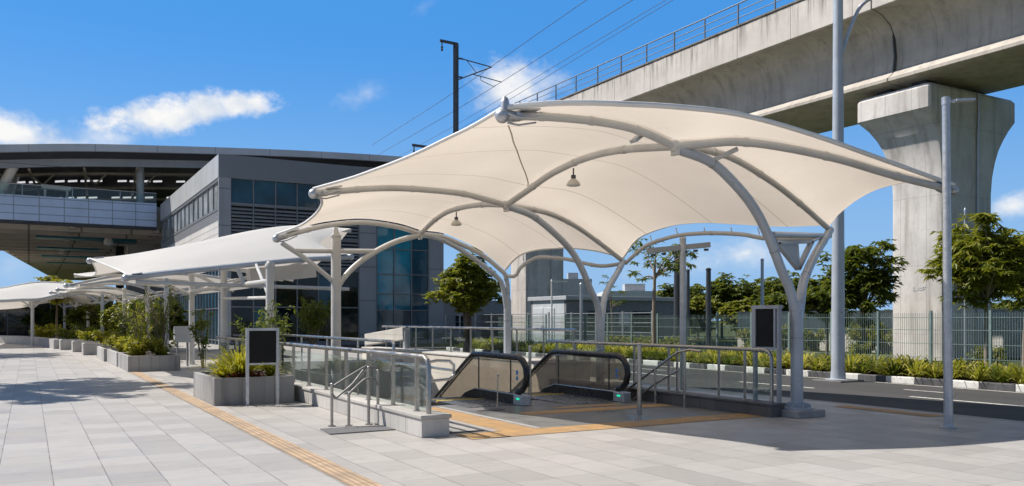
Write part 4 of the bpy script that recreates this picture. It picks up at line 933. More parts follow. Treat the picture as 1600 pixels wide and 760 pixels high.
m = MB(); q = Vector((g.x - .02, g.y + .03, 4.98)); m.bar(q + dr * .03, q + dr * .16 + Vector((0, 0, .03)), .04, .03); m.bar(q + dr * .14 + Vector((0, 0, .02)), q + dr * .42 + Vector((0, 0, .03)), .13, .035); m.lathe(q - Vector((0, 0, .05)), [(.063, 0), (.063, .12), (.03, .13)], 14); m.build('lamp_head', 'galvanised', t)
# pole with light bar under the canopy
g = D(1067, 606, 19.9); gx, gy = g.x, g.y
t = thing('light_pole', (gx, gy, 0), 'silver pole with a long horizontal light bar beyond the dark railing', 'light pole')
m = MB(); m.tube([(gx, gy, 0), (gx, gy, 3.56)], .075, 14); m.lathe((gx, gy, 3.55), [(.085, 0), (.06, .05)], 12); m.build('pole', 'galvanised', t)
m = MB(); m.bar(Vector((gx, gy, 3.27)) - dr * .85, Vector((gx, gy, 3.42)) + dr * .64, .10, .12); m.build('light_bar', 'grey_steel', t, smooth=0)
m = MB()
for k in range(6): m.lathe(Vector((gx, gy, 3.15 + .025 * k)) + dr * (-.7 + .25 * k), [(.05, 0), (.06, .05)], 10)
m.build('lens', 'dark_steel', t)
def thinpole(px, py0, py1, Z, r, mat, label, name='slim_pole', head=False):
    b = D(px, 500, Z); top = D(px, py0, Z); m = MB(); m.tube([(b.x, b.y, -.15), (b.x, b.y, top.z)], [r, r * .8], 10)
    if head: m.bar(Vector((b.x, b.y, top.z)), Vector((b.x, b.y, top.z)) + dr * .9, .2, .08)
    m.lathe((b.x, b.y, top.z - .02), [(r * .95, 0), (r * .95, .08), (r * .4, .14)], 10)
    tag(m.build(name, mat), label, 'pole')
thinpole(1191, 407, 0, 58, .13, 'galvanised', 'slim white mast above the tree line, directly behind the black board')
thinpole(1107, 422, 0, 48, .17, 'dark_steel', 'dark square pole standing alone before the distant trees')
thinpole(1058, 400, 0, 44, .20, 'dark_steel', 'thick dark pole beside the silver light pole')
thinpole(1075, 424, 0, 52, .13, 'dark_steel', 'thin dark pole close to the right of the silver light pole')
thinpole(1508, 330, 0, 33, .05, 'galvanised', 'very thin pale pole in front of the shaded side of the pier')
thinpole(908, 446, 0, 42, .09, 'galvanised', 'thin grey pole in front of the dark kiosk wall')
thinpole(862, 440, 0, 49, .06, 'white_plastic', 'short white camera pole on the kiosk front edge', 'camera_pole', True)

# ================================================================== fence and far wall
fx = 24.0; t = thing('mesh_fence', (fx, 26, 0), 'green grey welded mesh fence behind the lily border', 'fence')
y = 5.0; ps = []
while y < 43.8: ps.append(y); y += 1.85
for yy in ps:
    m = MB(); m.box(fx - .035, fx + .035, yy - .035, yy + .035, -.16, 1.93); m.build('fence_post', 'green_steel', t, smooth=0)
m = MB(); y = 5.0
while y < 43.6:
    m.bar((fx, y, -.1), (fx, y, 1.86), .009, .009, up=(0, 1, 0)); y += .075
for z in (.08, .5, .92, 1.34, 1.72): m.bar((fx - .01, 5, z), (fx - .01, 43.6, z), .016, .016)
m.build('wire_mesh', 'green_steel', t, smooth=0)
fx2 = 26.9; t = thing('wire_fence', (fx2, 45, 0), 'pale wire fence in front of the kiosk and trees far back', 'fence')
m = MB(); y = 40.0
for yy in [33 + 2.4 * k for k in range(11)]: m.bar((fx2, yy, -.16), (fx2, yy, 2.1), .07, .07)
m.build('fence_post', 'galvanised', t, smooth=0)
m = MB()
for z in (.5, 1.0, 1.5, 2.0): m.tube([(fx2, 33, z), (fx2, 57, z)], .022, 5)
m.build('fence_rail', 'galvanised', t)
m = MB(); m.box(40.6, 40.85, -12, 41, -.16, 2.1); m.box(40.55, 40.9, -12, 41, 2.102, 2.18)
tag(m.build('boundary_wall', 'boundary_concrete', smooth=0), 'long weathered concrete boundary wall behind the fence and pier', 'wall')
m = MB(); m.box(40.9, 41.1, 47, 110, -.16, 2.3); tag(m.build('boundary_wall', 'boundary_concrete', smooth=0), 'far grey boundary wall below the distant tree row', 'wall')

# ================================================================== kiosk and distant buildings
t = thing('service_kiosk', (33, 44.5, 0), 'grey flat roofed kiosk with pale sunlit door side', 'kiosk')
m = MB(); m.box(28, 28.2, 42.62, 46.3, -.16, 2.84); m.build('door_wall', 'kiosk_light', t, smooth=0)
for yy in (43.7, 45.0):
    m = MB(); m.box(27.96, 27.998, yy, yy + 1.24, -.1, 2.4); m.build('door', 'kiosk_light', t, smooth=0, bevel=.02)
for yy in (44.86, 45.08):
    m = MB(); m.box(27.93, 27.958, yy, yy + .04, .9, 1.3); m.build('door_handle', 'galvanised', t, smooth=0)
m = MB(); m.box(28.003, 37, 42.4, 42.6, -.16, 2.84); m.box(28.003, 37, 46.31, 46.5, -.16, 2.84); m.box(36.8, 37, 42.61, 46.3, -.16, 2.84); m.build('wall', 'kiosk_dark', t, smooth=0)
m = MB(); m.box(27.86, 37.2, 42.2, 46.7, 2.842, 3.10); m.build('roof', 'far_grey', t, smooth=0, bevel=.03)
for a_, b_ in ((29.6, 31.2), (33, 34.8)):
    m = MB(); m.box(a_, b_, 42.37, 42.395, .9, 2.2); m.build('window', 'window_dark', t, smooth=0)
m = MB(); m.box(31.8, 32.6, 42.2, 42.39, 1.3, 2.0); m.build('vent_unit', 'galvanised', t, smooth=0)
def block(name, px0, px1, ptop, Z, mat, label, win=True, depth=12):
    a, b = D(px0, ptop, Z), D(px1, ptop, Z); t = thing(name, ((a.x + b.x) / 2, (a.y + b.y) / 2, 0), label, 'building')
    n = Vector((FW[0], FW[1], 0)) * depth; A, B = Vector((a.x, a.y, -.2)), Vector((b.x, b.y, -.2)); hh = Vector((0, 0, a.z + .2)); m = MB()
    vs = [A, B, B + n, A + n]; m.add(vs + [p + hh for p in vs], [(0, 3, 2, 1), (4, 5, 6, 7), (0, 1, 5, 4), (1, 2, 6, 5), (2, 3, 7, 6), (3, 0, 4, 7)]); m.build('wall', mat, t, smooth=0)
    if win:
        w = (B - A).length; d = (B - A).normalized(); k = int(w / 3.2); fl = max(1, int(a.z / 3.3))
        for f in range(fl):
            for i in range(k):
                c = A + d * (3.2 * i + 1.7) + Vector((0, 0, 1.6 + 3.3 * f)) - Vector((FW[0], FW[1], 0)) * .06
                m = MB(); m.bar(c - d * .75, c + d * .75, .1, 1.3); m.build('window', 'window_dark', t, smooth=0)
    m = MB(); q = (A + B) / 2 + hh + n * .3; m.bar(q - (B - A) * .18, q + (B - A) * .12, 3, 2.4); m.build('roof_unit', 'far_grey', t, smooth=0)
    return t
block('factory_building', 945, 1052, 455, 130, 'far_white', 'long white low building far behind the kiosk')
block('office_tower', 872, 925, 436, 150, 'far_grey', 'grey distant block standing beside the far viaduct pier')
block('low_building', 650, 812, 470, 88, 'far_grey', 'low grey building between the round tree and the far pier')
# ================================================================== the station hall
hall = thing('station_hall', (18.5, 70, 0), 'grey station hall with louvred front and teal glazing', 'building')
hv0, hv1, hu = 10.7, 26.6, 57.0; hu1 = 85.0
m = MB(); m.box(hv0 + .25, hv1, hu + .25, hu1, -.16, 12.3); m.build('core_wall', 'hall_pier', hall, smooth=0)
m = MB(); m.box(hv0 - .02, hv1 + .25, hu - .02, hu + .24, 10.92, 12.42); m.build('front_fascia', 'fascia_metal', hall, smooth=0, bevel=.02)
m = MB(); m.box(hv0 - .02, hv0 + .24, hu + .245, hu1, 10.92, 12.42); m.build('side_fascia', 'side_silver', hall, smooth=0, bevel=.02)
m = MB(); m.box(hv0, hv0 + .245, hu + .02, hu + .245, -.16, 10.918); m.box(hv0 + .25, hv0 + .75, hu, hu + .245, -.16, 10.918); m.build('corner_pier', 'hall_pier', hall, smooth=0)
m = MB(); m.box(hv0 + .06, hv0 + .245, hu + .25, hu1, 6.6, 8.15); m.box(hv0 + .06, hv0 + .245, hu + .25, hu1, 5.0, 6.598); m.build('side_wall', 'hall_side', hall, smooth=0)
m = MB(); m.box(hv0 + .14, hv0 + .245, hu + .25, hu1, -.16, 4.998); m.build('side_glazing', 'window_teal', hall, smooth=0)
m = MB()
for k in range(24): m.box(hv0 + .05, hv0 + .138, hu + .26 + 1.16 * k, hu + .33 + 1.16 * k, -.16, 4.998)
for z in (.3, 2.4, 3.6): m.box(hv0 + .07, hv0 + .137, hu + .26, hu1, z - .03, z + .03)
m.build('side_mullion', 'mullion', hall, smooth=0)
m = MB(); m.box(hv0 + .12, hv0 + .245, hu + .25, hu1, 9.0, 10.7); m.build('side_window', 'window_silver', hall, smooth=0)
m = MB()
for k in range(14): m.box(hv0 + .04, hv0 + .118, hu + .25 + 2 * k, hu + .33 + 2 * k, 9.0, 10.7)
m.box(hv0 + .02, hv0 + .118, hu + .25, hu1, 8.80, 8.998); m.box(hv0 + .02, hv0 + .118, hu + .25, hu1, 10.702, 10.91)
m.build('side_mullion', 'mullion', hall, smooth=0)
m = MB(); z = 8.17
for k in range(5): m.bar((hv0 + .08, hu + .26, 8.2 + .13 * k), (hv0 + .08, hu1, 8.2 + .13 * k), .06, .09)
m.build('side_louvre', 'louvre_metal', hall, smooth=0)
# front: bays of 1.46 m
v = hv0 + .76; bays = []
while v + 1.46 <= 20.6: bays.append(v); v += 1.46
vend = v
for i, v in enumerate(bays):
    m = MB(); m.box(v + .04, v + 1.42, hu + .16, hu + .245, 9.35, 10.9); m.build('window', 'window_teal', hall, smooth=0)
m = MB()
for v in bays + [vend]: m.box(v - .04, v + .04, hu + .08, hu + .246, 0, 10.9)
m.box(hv0 + .76, vend, hu + .06, hu + .247, 9.15, 9.34)
for z in (5.1, 7.15): m.box(hv0 + .76, vend, hu + .06, hu + .247, z - .06, z + .06)
m.build('mullion', 'mullion', hall, smooth=0)
for k, v in enumerate(bays):
    m = MB()
    for z0, z1 in ((5.2, 7.05), (7.25, 9.1)):
        z = z0
        while z < z1 - .1:
            m.add([(v + .05, hu + .06, z), (v + 1.41, hu + .06, z), (v + 1.41, hu + .20, z + .13), (v + .05, hu + .20, z + .13), (v + .05, hu + .075, z - .02), (v + 1.41, hu + .075, z - .02), (v + 1.41, hu + .215, z + .11), (v + .05, hu + .215, z + .11)],
                  [(0, 1, 2, 3), (7, 6, 5, 4), (0, 4, 5, 1), (2, 6, 7, 3), (1, 5, 6, 2), (3, 7, 4, 0)]); z += .235
    m.build('louvre', 'louvre_metal', hall, smooth=0)
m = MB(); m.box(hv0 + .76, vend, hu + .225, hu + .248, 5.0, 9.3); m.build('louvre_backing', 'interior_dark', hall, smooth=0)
for v in bays:
    for z0, z1 in ((.2, 2.45), (2.55, 4.95)):
        m = MB(); m.box(v + .05, v + 1.41, hu + .17, hu + .246, z0, z1); m.build('window', 'window_dark' if rnd.random() < .7 else 'window_teal', hall, smooth=0)
m = MB(); m.box(hv0 + .76, vend, hu + .05, hu + .247, 2.46, 2.54); m.box(hv0 + .76, vend, hu + .02, hu + .247, -.16, .19); m.build('transom', 'mullion', hall, smooth=0)
m = MB(); m.box(vend + .05, vend + 1.3, hu + .1, hu + .246, -.16, 10.9); m.box(25.6, hv1 + .2, hu + .1, hu + .246, -.16, 10.9); m.build('wall_panel', 'hall_pier', hall, smooth=0)
v0 = vend + 1.32
for i in range(3):
    for j, (z0, z1) in enumerate(((.2, 2.3), (2.36, 3.5), (3.56, 4.9), (4.96, 6.7), (6.76, 8.4), (8.46, 10.85))):
        m = MB(); a = v0 + i * (25.58 - v0) / 3; b = v0 + (i + 1) * (25.58 - v0) / 3; m.box(a + .04, b - .04, hu + .18, hu + .246, z0, z1)
        m.build('window', 'window_bright' if (i < 2 and 1 <= j <= 4) else 'window_teal', hall, smooth=0)
m = MB()
for i in range(4): a = v0 + i * (25.58 - v0) / 3; m.box(a - .04, a + .04, hu + .1, hu + .2465, 0, 10.9)
for z in (2.33, 3.53, 4.93, 6.73, 8.43): m.box(v0, 25.58, hu + .09, hu + .2465, z - .03, z + .03)
m.build('mullion', 'mullion', hall, smooth=0)

# ================================================================== elevated concourse and the great roof
con = thing('station_concourse', (-20, 95, 0), 'blue grey elevated concourse deck under the long curved roof', 'building')
cu = 85.3; ce = 10.4
FP = lambda px, py, Z: (D(px, py, Z).x, D(px, py, Z).y)
m = MB(); m.box(-60, ce, cu, cu + .3, 10.35, 12.55); m.build('deck_front', 'concourse_panel', con, smooth=0)
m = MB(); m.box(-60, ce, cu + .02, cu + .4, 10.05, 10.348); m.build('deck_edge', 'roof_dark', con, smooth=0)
l0 = D(-150, 500, 78); l1 = D(0, 500, 102); l2 = D(86, 500, 179); r2 = D(300, 500, 175)
poly = [(14, cu + 4), (ce, cu + .31), (-50, cu + .31), (l0.x - 3, l0.y + 10), (l1.x, l1.y), (l2.x, l2.y), (r2.x, r2.y), (14, 150)]
m = MB(); m.prism(poly, 'z', 10.2, 12.3); m.build('deck', 'soffit_panel', con, smooth=0)
sb_ = MB()
for k in range(24):
    yy = cu + 1.6 + 4.6 * k; xl = -60 if yy < 96 else (-9.5 + (yy - 95.5) * .28 if yy < 119 else -2.8 + (yy - 119) * .093)
    sb_.box(xl + .7, 13.5 + .02 * k, yy, yy + .55, 9.7, 10.197)
for xx in (3.2, 10.2): sb_.box(xx, xx + .5, cu + .45, 180, 9.86, 10.195)
sb_.build('soffit_beam', 'soffit_panel', con, smooth=0)
for yy, x0, x1 in ((94.2, .6, 6.4), (96.0, 6.5, 9.8), (108.2, .8, 7.0), (122, 1.4, 7.4), (135.6, 2.2, 8.0)):
    tp = MB(); tp.box(x0, x1, yy, yy + 2.2, 9.68, 10.19); tp.build('soffit_strip', 'teal_panel', con, smooth=0)
# glazed ground floor under the deck
m = MB(); m.box(-42, 8.2, 104, 104.2, -.16, 4.2); m.build('ground_glazing', 'window_dark', con, smooth=0)
m = MB()
for k in range(26): m.box(-42 + 2 * k, -41.9 + 2 * k, 103.9, 103.998, -.16, 4.2)
m.box(-42, 8.2, 103.9, 104.3, 4.2, 4.8); m.box(-42, 8.2, 103.92, 103.996, 2.3, 2.42); m.build('ground_mullion', 'mullion', con, smooth=0)
m = MB(); m.lathe((6.9, 93.2, 9.0), [(.02, 0), (.4, .15), (.45, .5), (.3, .8)], 14); m.build('soffit_lamp', 'white_plastic', con)
m = MB(); m.box(-60, ce, cu + .1, cu + .13, 12.56, 13.5); m.build('glass_balustrade', 'rail_glass', con, smooth=0)
m = MB(); m.tube([(-60, cu + .12, 13.53), (ce, cu + .12, 13.53)], .05, 8)
for k in range(18): m.bar((-59 + 3.9 * k, cu + .16, 12.5), (-59 + 3.9 * k, cu + .16, 13.5), .07, .05)
m.build('balustrade_rail', 'galvanised', con)
# support piers below the deck
for (x, y_) in ((10.5, 101),):
    m = MB(); m.box(x - 1.2, x + 1.2, y_ - 1.2, y_ + 1.2, -.2, 10.198); m.build('support_pier', 'girder_concrete', con, smooth=0)
m = MB(); m.box(11.71, 15.5, 100.2, 100.6, -.16, 10.19); m.build('under_wall', 'girder_concrete', con, smooth=0)
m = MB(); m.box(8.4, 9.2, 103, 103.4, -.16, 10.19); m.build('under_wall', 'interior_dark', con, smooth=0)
# columns of the upper level
def col(px, Z, r, pyt, lean=0):
    a = D(px, 318, Z); b = D(px + lean, pyt, Z + (3 if lean else 0)); m = MB(); m.tube([(a.x, a.y, 12.3), b], r, 16); m.lathe(b - Vector((0, 0, .1)), [(r * .8, 0), (r * 1.3, .25), (r * 1.3, .4)], 14); m.build('column', 'blue_grey_steel', con)
col(219, 80, .36, 252)
for px0, px1, Z, r in ((1, 25, 74.2, .42), (17, 31, 79, .36)):
    a, b = D(px0, 296, Z), D(px1, 254, Z); m = MB(); m.tube([(a.x, a.y, 12.3), a, b], r, 14); m.build('slanted_column', 'hem_white', con)
# back of the concourse
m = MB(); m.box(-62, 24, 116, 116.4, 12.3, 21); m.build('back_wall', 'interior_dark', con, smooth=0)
m = MB(); m.box(-40, 10, 112, 112.2, 14.4, 14.9); m.box(-48, 10, 104, 104.2, 16.55, 16.75); m.build('ceiling_beam', 'truss_beige', con, smooth=0)
for x in (-9.5, -5.6): 
    m = MB(); m.box(x - .5, x + .5, 100, 101, 12.3, 18); m.build('inner_column', 'hall_pier', con, smooth=0)
a, b = D(64, 300, 77), D(108, 302, 80); m = MB(); m.bar((a.x, cu + 1.2, 13.55), (b.x, cu + 1.2, 13.5), 1.0, .35); m.bar((a.x + .3, cu + 1.2, 12.4), (a.x + .3, cu + 1.2, 13.5), .2, .2); m.bar((b.x - .3, cu + 1.2, 12.4), (b.x - .3, cu + 1.2, 13.5), .2, .2); m.build('service_counter', 'white_plastic', con, smooth=0)
# great roof: cambered sheet with deep front edge
roof = thing('station_roof', (-10, 100, 15), 'long curved grey roof sweeping over the station hall and concourse', 'roof')
fx_pts = spline([U(-320, 231, 81.5), U(-100, 227, 81.5), U(0, 226, 81.5), U(130, 225, 81.5), U(260, 228, 81.5), U(400, 232.5, 81.5), U(520, 238, 81.5), U(640, 246, 81.5), U(760, 258, 81.5), U(830, 268, 81.5)], 60)
th = [0.0, -.62]
m = MB(); rows = []
for s in range(2): rows.append([p + Vector((0, 0, th[s])) for p in fx_pts])
m.grid(rows); m.grid([[p + Vector((0, .35, 0)) for p in rows[0]], [p + Vector((0, .35, 0)) for p in rows[1]]]); m.grid([rows[0], [p + Vector((0, .35, 0)) for p in rows[0]]]); m.grid([rows[1], [p + Vector((0, .35, 0)) for p in rows[1]]])
m.build('fascia', 'roof_metal', roof, smooth=60)
m = MB(); rr = []
for k, (dy, dz) in enumerate(((.352, -.05), (6, .7), (14, 1.2), (24, 1.3), (34, .9), (44, .1))): rr.append([p + Vector((0, dy, dz)) for p in fx_pts])
m.grid(rr); m.build('roof_sheet', 'roof_metal', roof, smooth=80)
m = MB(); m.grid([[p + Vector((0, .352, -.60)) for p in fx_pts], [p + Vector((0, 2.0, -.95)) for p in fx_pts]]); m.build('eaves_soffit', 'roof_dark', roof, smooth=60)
m = MB(); m.grid([[p + Vector((0, 2.0, -.92)) for p in fx_pts], [p + Vector((0, 2.0, -1.62)) for p in fx_pts]]); m.grid([[p + Vector((0, 2.3, -.92)) for p in fx_pts], [p + Vector((0, 2.3, -1.62)) for p in fx_pts]]); m.grid([[p + Vector((0, 2.0, -1.62)) for p in fx_pts], [p + Vector((0, 2.3, -1.62)) for p in fx_pts]]); m.build('eaves_beam', 'hall_pier', roof, smooth=60)
# inner ceiling strips with slots of sky between
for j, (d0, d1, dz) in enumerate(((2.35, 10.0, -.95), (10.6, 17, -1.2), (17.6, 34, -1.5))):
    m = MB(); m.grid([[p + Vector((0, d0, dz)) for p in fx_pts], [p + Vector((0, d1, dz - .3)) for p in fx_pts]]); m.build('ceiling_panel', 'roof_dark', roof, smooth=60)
m = MB()
for k in range(2, 26, 4):
    p = fx_pts[k] + Vector((0, 7, -1.5)); q = fx_pts[k + 2] + Vector((0, 7, -1.4)); mid_ = fx_pts[k + 1] + Vector((0, 7, -2.5))
    m.tube([p, mid_], .09, 6); m.tube([mid_, q], .09, 6)
    m.tube([fx_pts[k] + Vector((0, 4, -1.5)), fx_pts[k + 1] + Vector((0, 20, -2.2))], .12, 6)
for dz, dy in ((-1.5, 7), (-2.2, 12), (-2.6, 18)): m.tube([p + Vector((0, dy, dz)) for p in fx_pts[:40]], .14, 6)
m.build('roof_truss', 'truss_beige', roof)
# glowing strips added to stand in for daylight through the ceiling slots
m = MB()
for dy, dz in ((10.3, -1.75), (17.3, -2.5)): 
    for k in range(3, 32): 
        if k % 5: m.bar(fx_pts[k] + Vector((0, dy, dz)), fx_pts[k + 1] + Vector((-.3, dy, dz)), .4, .13)
m.build('slot_glow_strip', 'slot_glow', roof, smooth=0)
# ================================================================== walkway canopies
cols = [(5.2, 21.2), (5.2, 26.9), (5.2, 32.8), (5.1, 38.6), (5.0, 44.3), (4.6, 51.3), (4.0, 58.6), (3.6, 65.9), (3.2, 73.0), (2.6, 80.0)]
wn = [U(196, 435, 24.1), U(140, 408, 28.6), U(116, 432, 33.0), U(103, 447, 38.6), U(90, 453, 44.3), U(80, 457, 50.5), U(68, 461, 57.0)]
def rod(par, name, pts, r, n=16, mat='painted_steel', seg=10):
    m = MB(); m.tube(spline(pts, n), r, seg); return m.build(name, mat, par)
def tipb(par, p, d, r=.09):
    m = MB(); d = Vector(d).normalized(); m.ball(p, r, 10); m.tube([Vector(p) + d * r * .5, Vector(p) + d * r * 3], r * .7, 10)
    for sg in (-1, 1): m.bar(Vector(p) + Vector((0, sg * r, r * .5)) + d * r * .5, Vector(p) + Vector((0, sg * r * 1.3, 0)) + d * r * 4.5, r * .3, r * .3)
    m.bar(Vector(p) + d * r * 1.5 + Vector((0, 0, r * .8)), Vector(p) + d * r * 4 + Vector((0, 0, r * .8)), r * 2, r * .3); m.build('tip_ball', 'galvanised', par)
def wcol(par, x, u, top, ar=None, z0=0.0, r=.095):
    m = MB(); m.tube([(x, u, z0), (x, u, top)], r, 14); m.lathe((x, u, z0), [(r * 1.9, 0), (r * 1.9, .02), (r * 1.15, .03), (r * 1.1, .1)], 14); m.lathe((x, u, top - .02), [(r * 1.25, 0), (r * 1.25, .06), (r * .7, .14)], 14)
    for q in (ar or []):
        q = Vector(q); s = 1 if q.x > x else -1; a = Vector((x, u, top - .75)); dx = abs(q.x - x)
        m.tube(spline([a, a + Vector((s * dx * .25, (q.y - u) * .25, .42)), a + Vector((s * dx * .6, (q.y - u) * .6, .68)), q], 14), .05, 10)
    m.build('column', 'painted_steel', par)
w1 = thing('walkway_canopy', (5.2, 27, 0), 'white topped walkway canopy nearest the escalators, its near corner a steel ball', 'canopy')
row0 = [U(196, 435, 24.1), U(260, 427, 24.1), U(330, 420, 24.1), U(400, 412.5, 24.1), U(470, 406, 24.1), U(515, 403.5, 24.1), U(548, 402, 24.1)]
rowA = [U(172, 418, 26.2), U(250, 403, 26.2), U(340, 392, 26.2), U(430, 381, 26.2), U(500, 375, 26.2), U(560, 368, 26.2)]
row1 = [U(140, 408, 28.6), U(200, 402, 28.6), U(300, 384, 28.6), U(400, 363, 28.6), U(470, 356, 28.6), U(548, 361, 28.6)]
row2 = [wn[2], Vector((3.4, 33, 3.45)), Vector((5.2, 33, 3.6)), Vector((7.2, 33, 3.5)), Vector((9.0, 33, 3.2))]
R0, R1, R2 = spline(row0, 30), spline(row1, 30), spline(row2, 30)
RA = spline(rowA, 30)
RA[0] = R0[0].lerp(R1[0], .5) + Vector((.35, 0, -.10)); RA[-1] = R0[-1].lerp(R1[-1], .5) + Vector((-.3, 0, 0))
rows = []
def b3(a, b, c, t): return a * ((1 - t) * (1 - 2 * t)) + b * (4 * t * (1 - t)) + c * (t * (2 * t - 1))
for k in range(13):
    t_ = k / 12; rows.append([R0[i] * (1 - t_) + R1[i] * t_ + Vector((0, 0, 0.16 * math.sin(math.pi * t_) * (math.sin(math.pi * i / 29)) - .12 * math.sin(math.pi * t_) * (1 - math.sin(math.pi * i / 29)))) + Vector((.35 * math.sin(math.pi * t_) * (max(0, 1 - i / 8)) ** 2 - 1.0 * math.sin(math.pi * t_) * (max(0, (i - 19) / 10)) ** 2, 0, 0)) for i in range(30)])
for k in range(1, 11):
    t_ = k / 10; rows.append([R1[i] * (1 - t_) + R2[i] * t_ + Vector((.4 * math.sin(math.pi * t_) * (max(0, 1 - i / 8)) ** 2, 0, -.25 * math.sin(math.pi * t_))) for i in range(30)])
m = MB(); m.grid([[p + Vector((0, 0, .08)) for p in r] for r in rows], [[(0.0, 0.0)] * 30 for _ in rows]); m.build('membrane', 'membrane_white', w1, smooth=180)
rod(w1, 'front_beam', row0, .075, 26, 'blue_grey_steel', 12); rod(w1, 'cross_beam', row1, .065, 26); rod(w1, 'cross_beam', row2, .06, 20)
m = MB(); m.tube([r[0] + Vector((0, 0, .08)) for r in rows], .022, 6); m.build('edge_hem', 'hem_white', w1)
tipb(w1, row0[0], row0[1] - row0[0], .10); tipb(w1, row0[-1], row0[-2] - row0[-1], .10); tipb(w1, wn[1], row1[1] - row1[0], .095)
wcol(w1, 5.2, 21.2, 2.98, None, 0, .10); wcol(w1, 5.2, 26.9, 3.3, [wn[1] + Vector((1.2, 0, -.0)), (8.0, 28.0, 3.6)], 0, .10); wcol(w1, 5.2, 32.8, 3.3, [wn[2], (8.6, 33, 3.2)], 0, .10)
m = MB(); m.tube([(5.2, 21.2, 2.62), (5.2, 33, 2.7)], .06, 10); m.tube([U(212, 441, 24.1), U(545, 452, 24.1)], .055, 10); m.tube([(5.2, 21.2, 2.2), (5.2, 26.9, 2.3)], .045, 10); m.build('tie_beam', 'painted_steel', w1)
m = MB(); m.tube([(5.2, 24.1, 2.65), U(370, 417, 24.1)], .06, 8); m.tube([(5.2, 21.4, 2.3), U(400, 413, 24.1)], .045, 8); m.build('brace', 'painted_steel', w1)
m = MB(); q = [U(388, 421, 25.4), U(490, 424, 25.4)]; m.bar(q[0] + Vector((0, 0, -.2)), q[1] + Vector((0, 0, .02)), .5, .42); m.build('gutter_box', 'painted_steel', w1, smooth=0)
def walk(name_label, i0, i1):
    """bays between columns i0..i1 : near tips follow wn, far edge symmetrical"""
    w = thing('walkway_canopy', (cols[i0][0], cols[i0][1], 0), name_label, 'canopy'); rows = []; P = []
    for i in range(i0, i1 + 1):
        x, u = cols[i]; n = wn[i] if i < 6 else Vector((x - 2.4, u, 3.10)); n = Vector((n.x, u, n.z))
        P.append((n, Vector((x, u, 3.62)), Vector((2 * x - n.x + .2, u, 3.1))))
        tipb(w, n, (1, 0, 0), .10); rod(w, 'cross_beam', [n, n.lerp(P[-1][1], .5) + Vector((0, 0, .16)), P[-1][1], P[-1][2].lerp(P[-1][1], .5) + Vector((0, 0, .16)), P[-1][2]], .055, 20)
        wcol(w, x, u, 3.3, [n + Vector((.5, 0, .02)), P[-1][2] - Vector((.5, 0, -.02))], .0 if i < 3 else .4, .10)
    for a, b in zip(P, P[1:]):
        for k in range(9):
            t_ = k / 8; s_ = math.sin(math.pi * t_); r = []
            ca = spline([a[0], a[0].lerp(a[1], .5) + Vector((0, 0, .16)), a[1], a[2].lerp(a[1], .5) + Vector((0, 0, .16)), a[2]], 17); cb = spline([b[0], b[0].lerp(b[1], .5) + Vector((0, 0, .16)), b[1], b[2].lerp(b[1], .5) + Vector((0, 0, .16)), b[2]], 17)
            for i in range(17):
                e = (i / 8 - 1); r.append(ca[i] * (1 - t_) + cb[i] * t_ + Vector((-.55 * e * abs(e) ** 3 * s_, 0, -.10 * s_ + .06)))
            rows.append(r)
    m = MB(); m.grid(rows, [[(0, 0)] * 17 for _ in rows]); m.build('membrane', 'membrane_white', w, smooth=180, merge=True)
    for a, b in zip(range(i0, i1), range(i0 + 1, i1 + 1)):
        m = MB(); m.tube([(cols[a][0], cols[a][1], 2.75), (cols[b][0], cols[b][1], 2.75)], .05, 8); m.build('tie_beam', 'painted_steel', w)
    return w
walk('cream walkway canopy over the long leafy planter, second from the escalators', 2, 5) if False else walk('cream walkway canopy over the long leafy planter, second from the escalators', 3, 5)
walk('small distant walkway canopy with cream underside, third from the escalators', 6, 9)
# far canopy at the left with its white top
w3 = thing('walkway_canopy', (-4, 61, 0), 'farthest walkway canopy, broad white top at the left end of the row', 'canopy')
fr = [U(-60, 471, 58), U(0, 470.5, 58), U(30, 469, 58), U(60, 468, 58), U(82, 463, 58), U(104, 458, 58)]
bk = [U(-60, 455, 65), U(0, 451.5, 65), U(30, 446, 65), U(62, 442, 65), U(95, 443, 65), U(128, 447, 65)]
F, B = spline(fr, 24), spline(bk, 24); rows = []
for k in range(11):
    t_ = k / 10; rows.append([F[i] * (1 - t_) + B[i] * t_ + Vector((0, 0, .25 * math.sin(math.pi * t_))) for i in range(24)])
back = [p + Vector((1.0, 6, -1.2)) for p in B]
for k in range(1, 7): t_ = k / 6; rows.append([B[i] * (1 - t_) + back[i] * t_ for i in range(24)])
m = MB(); m.grid(rows, [[(0, 0)] * 24 for _ in rows]); m.build('membrane', 'membrane_white', w3, smooth=180)
rod(w3, 'front_beam', fr, .1, 24); rod(w3, 'cross_beam', bk, .09, 20)
for x, u in ((.2, 61), (-4.2, 61.5), (-8.6, 62)): wcol(w3, x, u, 3.1, [(x - 2, u, 3.3), (x + 2, u, 3.4)], 0, .10)
tipb(w3, fr[-1], (-1, 0, 0), .11)

# ================================================================== planters
def planter(label, x0, x1, y0, y1, h, mat='planter_granite', segs=1, rim=.10, group='granite planters along the walkway', soil_drop=.06, inner=True):
    t = thing('planter', ((x0 + x1) / 2, (y0 + y1) / 2, 0), label, 'planter', group)
    m = MB(); m.box(x0, x1, y0, y0 + rim, 0, h); m.box(x0, x1, y1 - rim, y1, 0, h); m.box(x0, x0 + rim, y0 + rim + .002, y1 - rim - .002, 0, h - .001); m.box(x1 - rim, x1, y0 + rim + .002, y1 - rim - .002, 0, h - .001)
    m.build('planter_wall', mat, t, smooth=0, bevel=.008)
    m = MB(); m.box(x0 + rim + .002, x1 - rim - .002, y0 + rim + .002, y1 - rim - .002, .01, h - soil_drop); m.build('soil_fill', 'soil', t, smooth=0)
    return t
planter('dark granite planter behind the board on two legs, full of grassy leaves', 3.08, 4.62, 16.86, 19.2, .53)
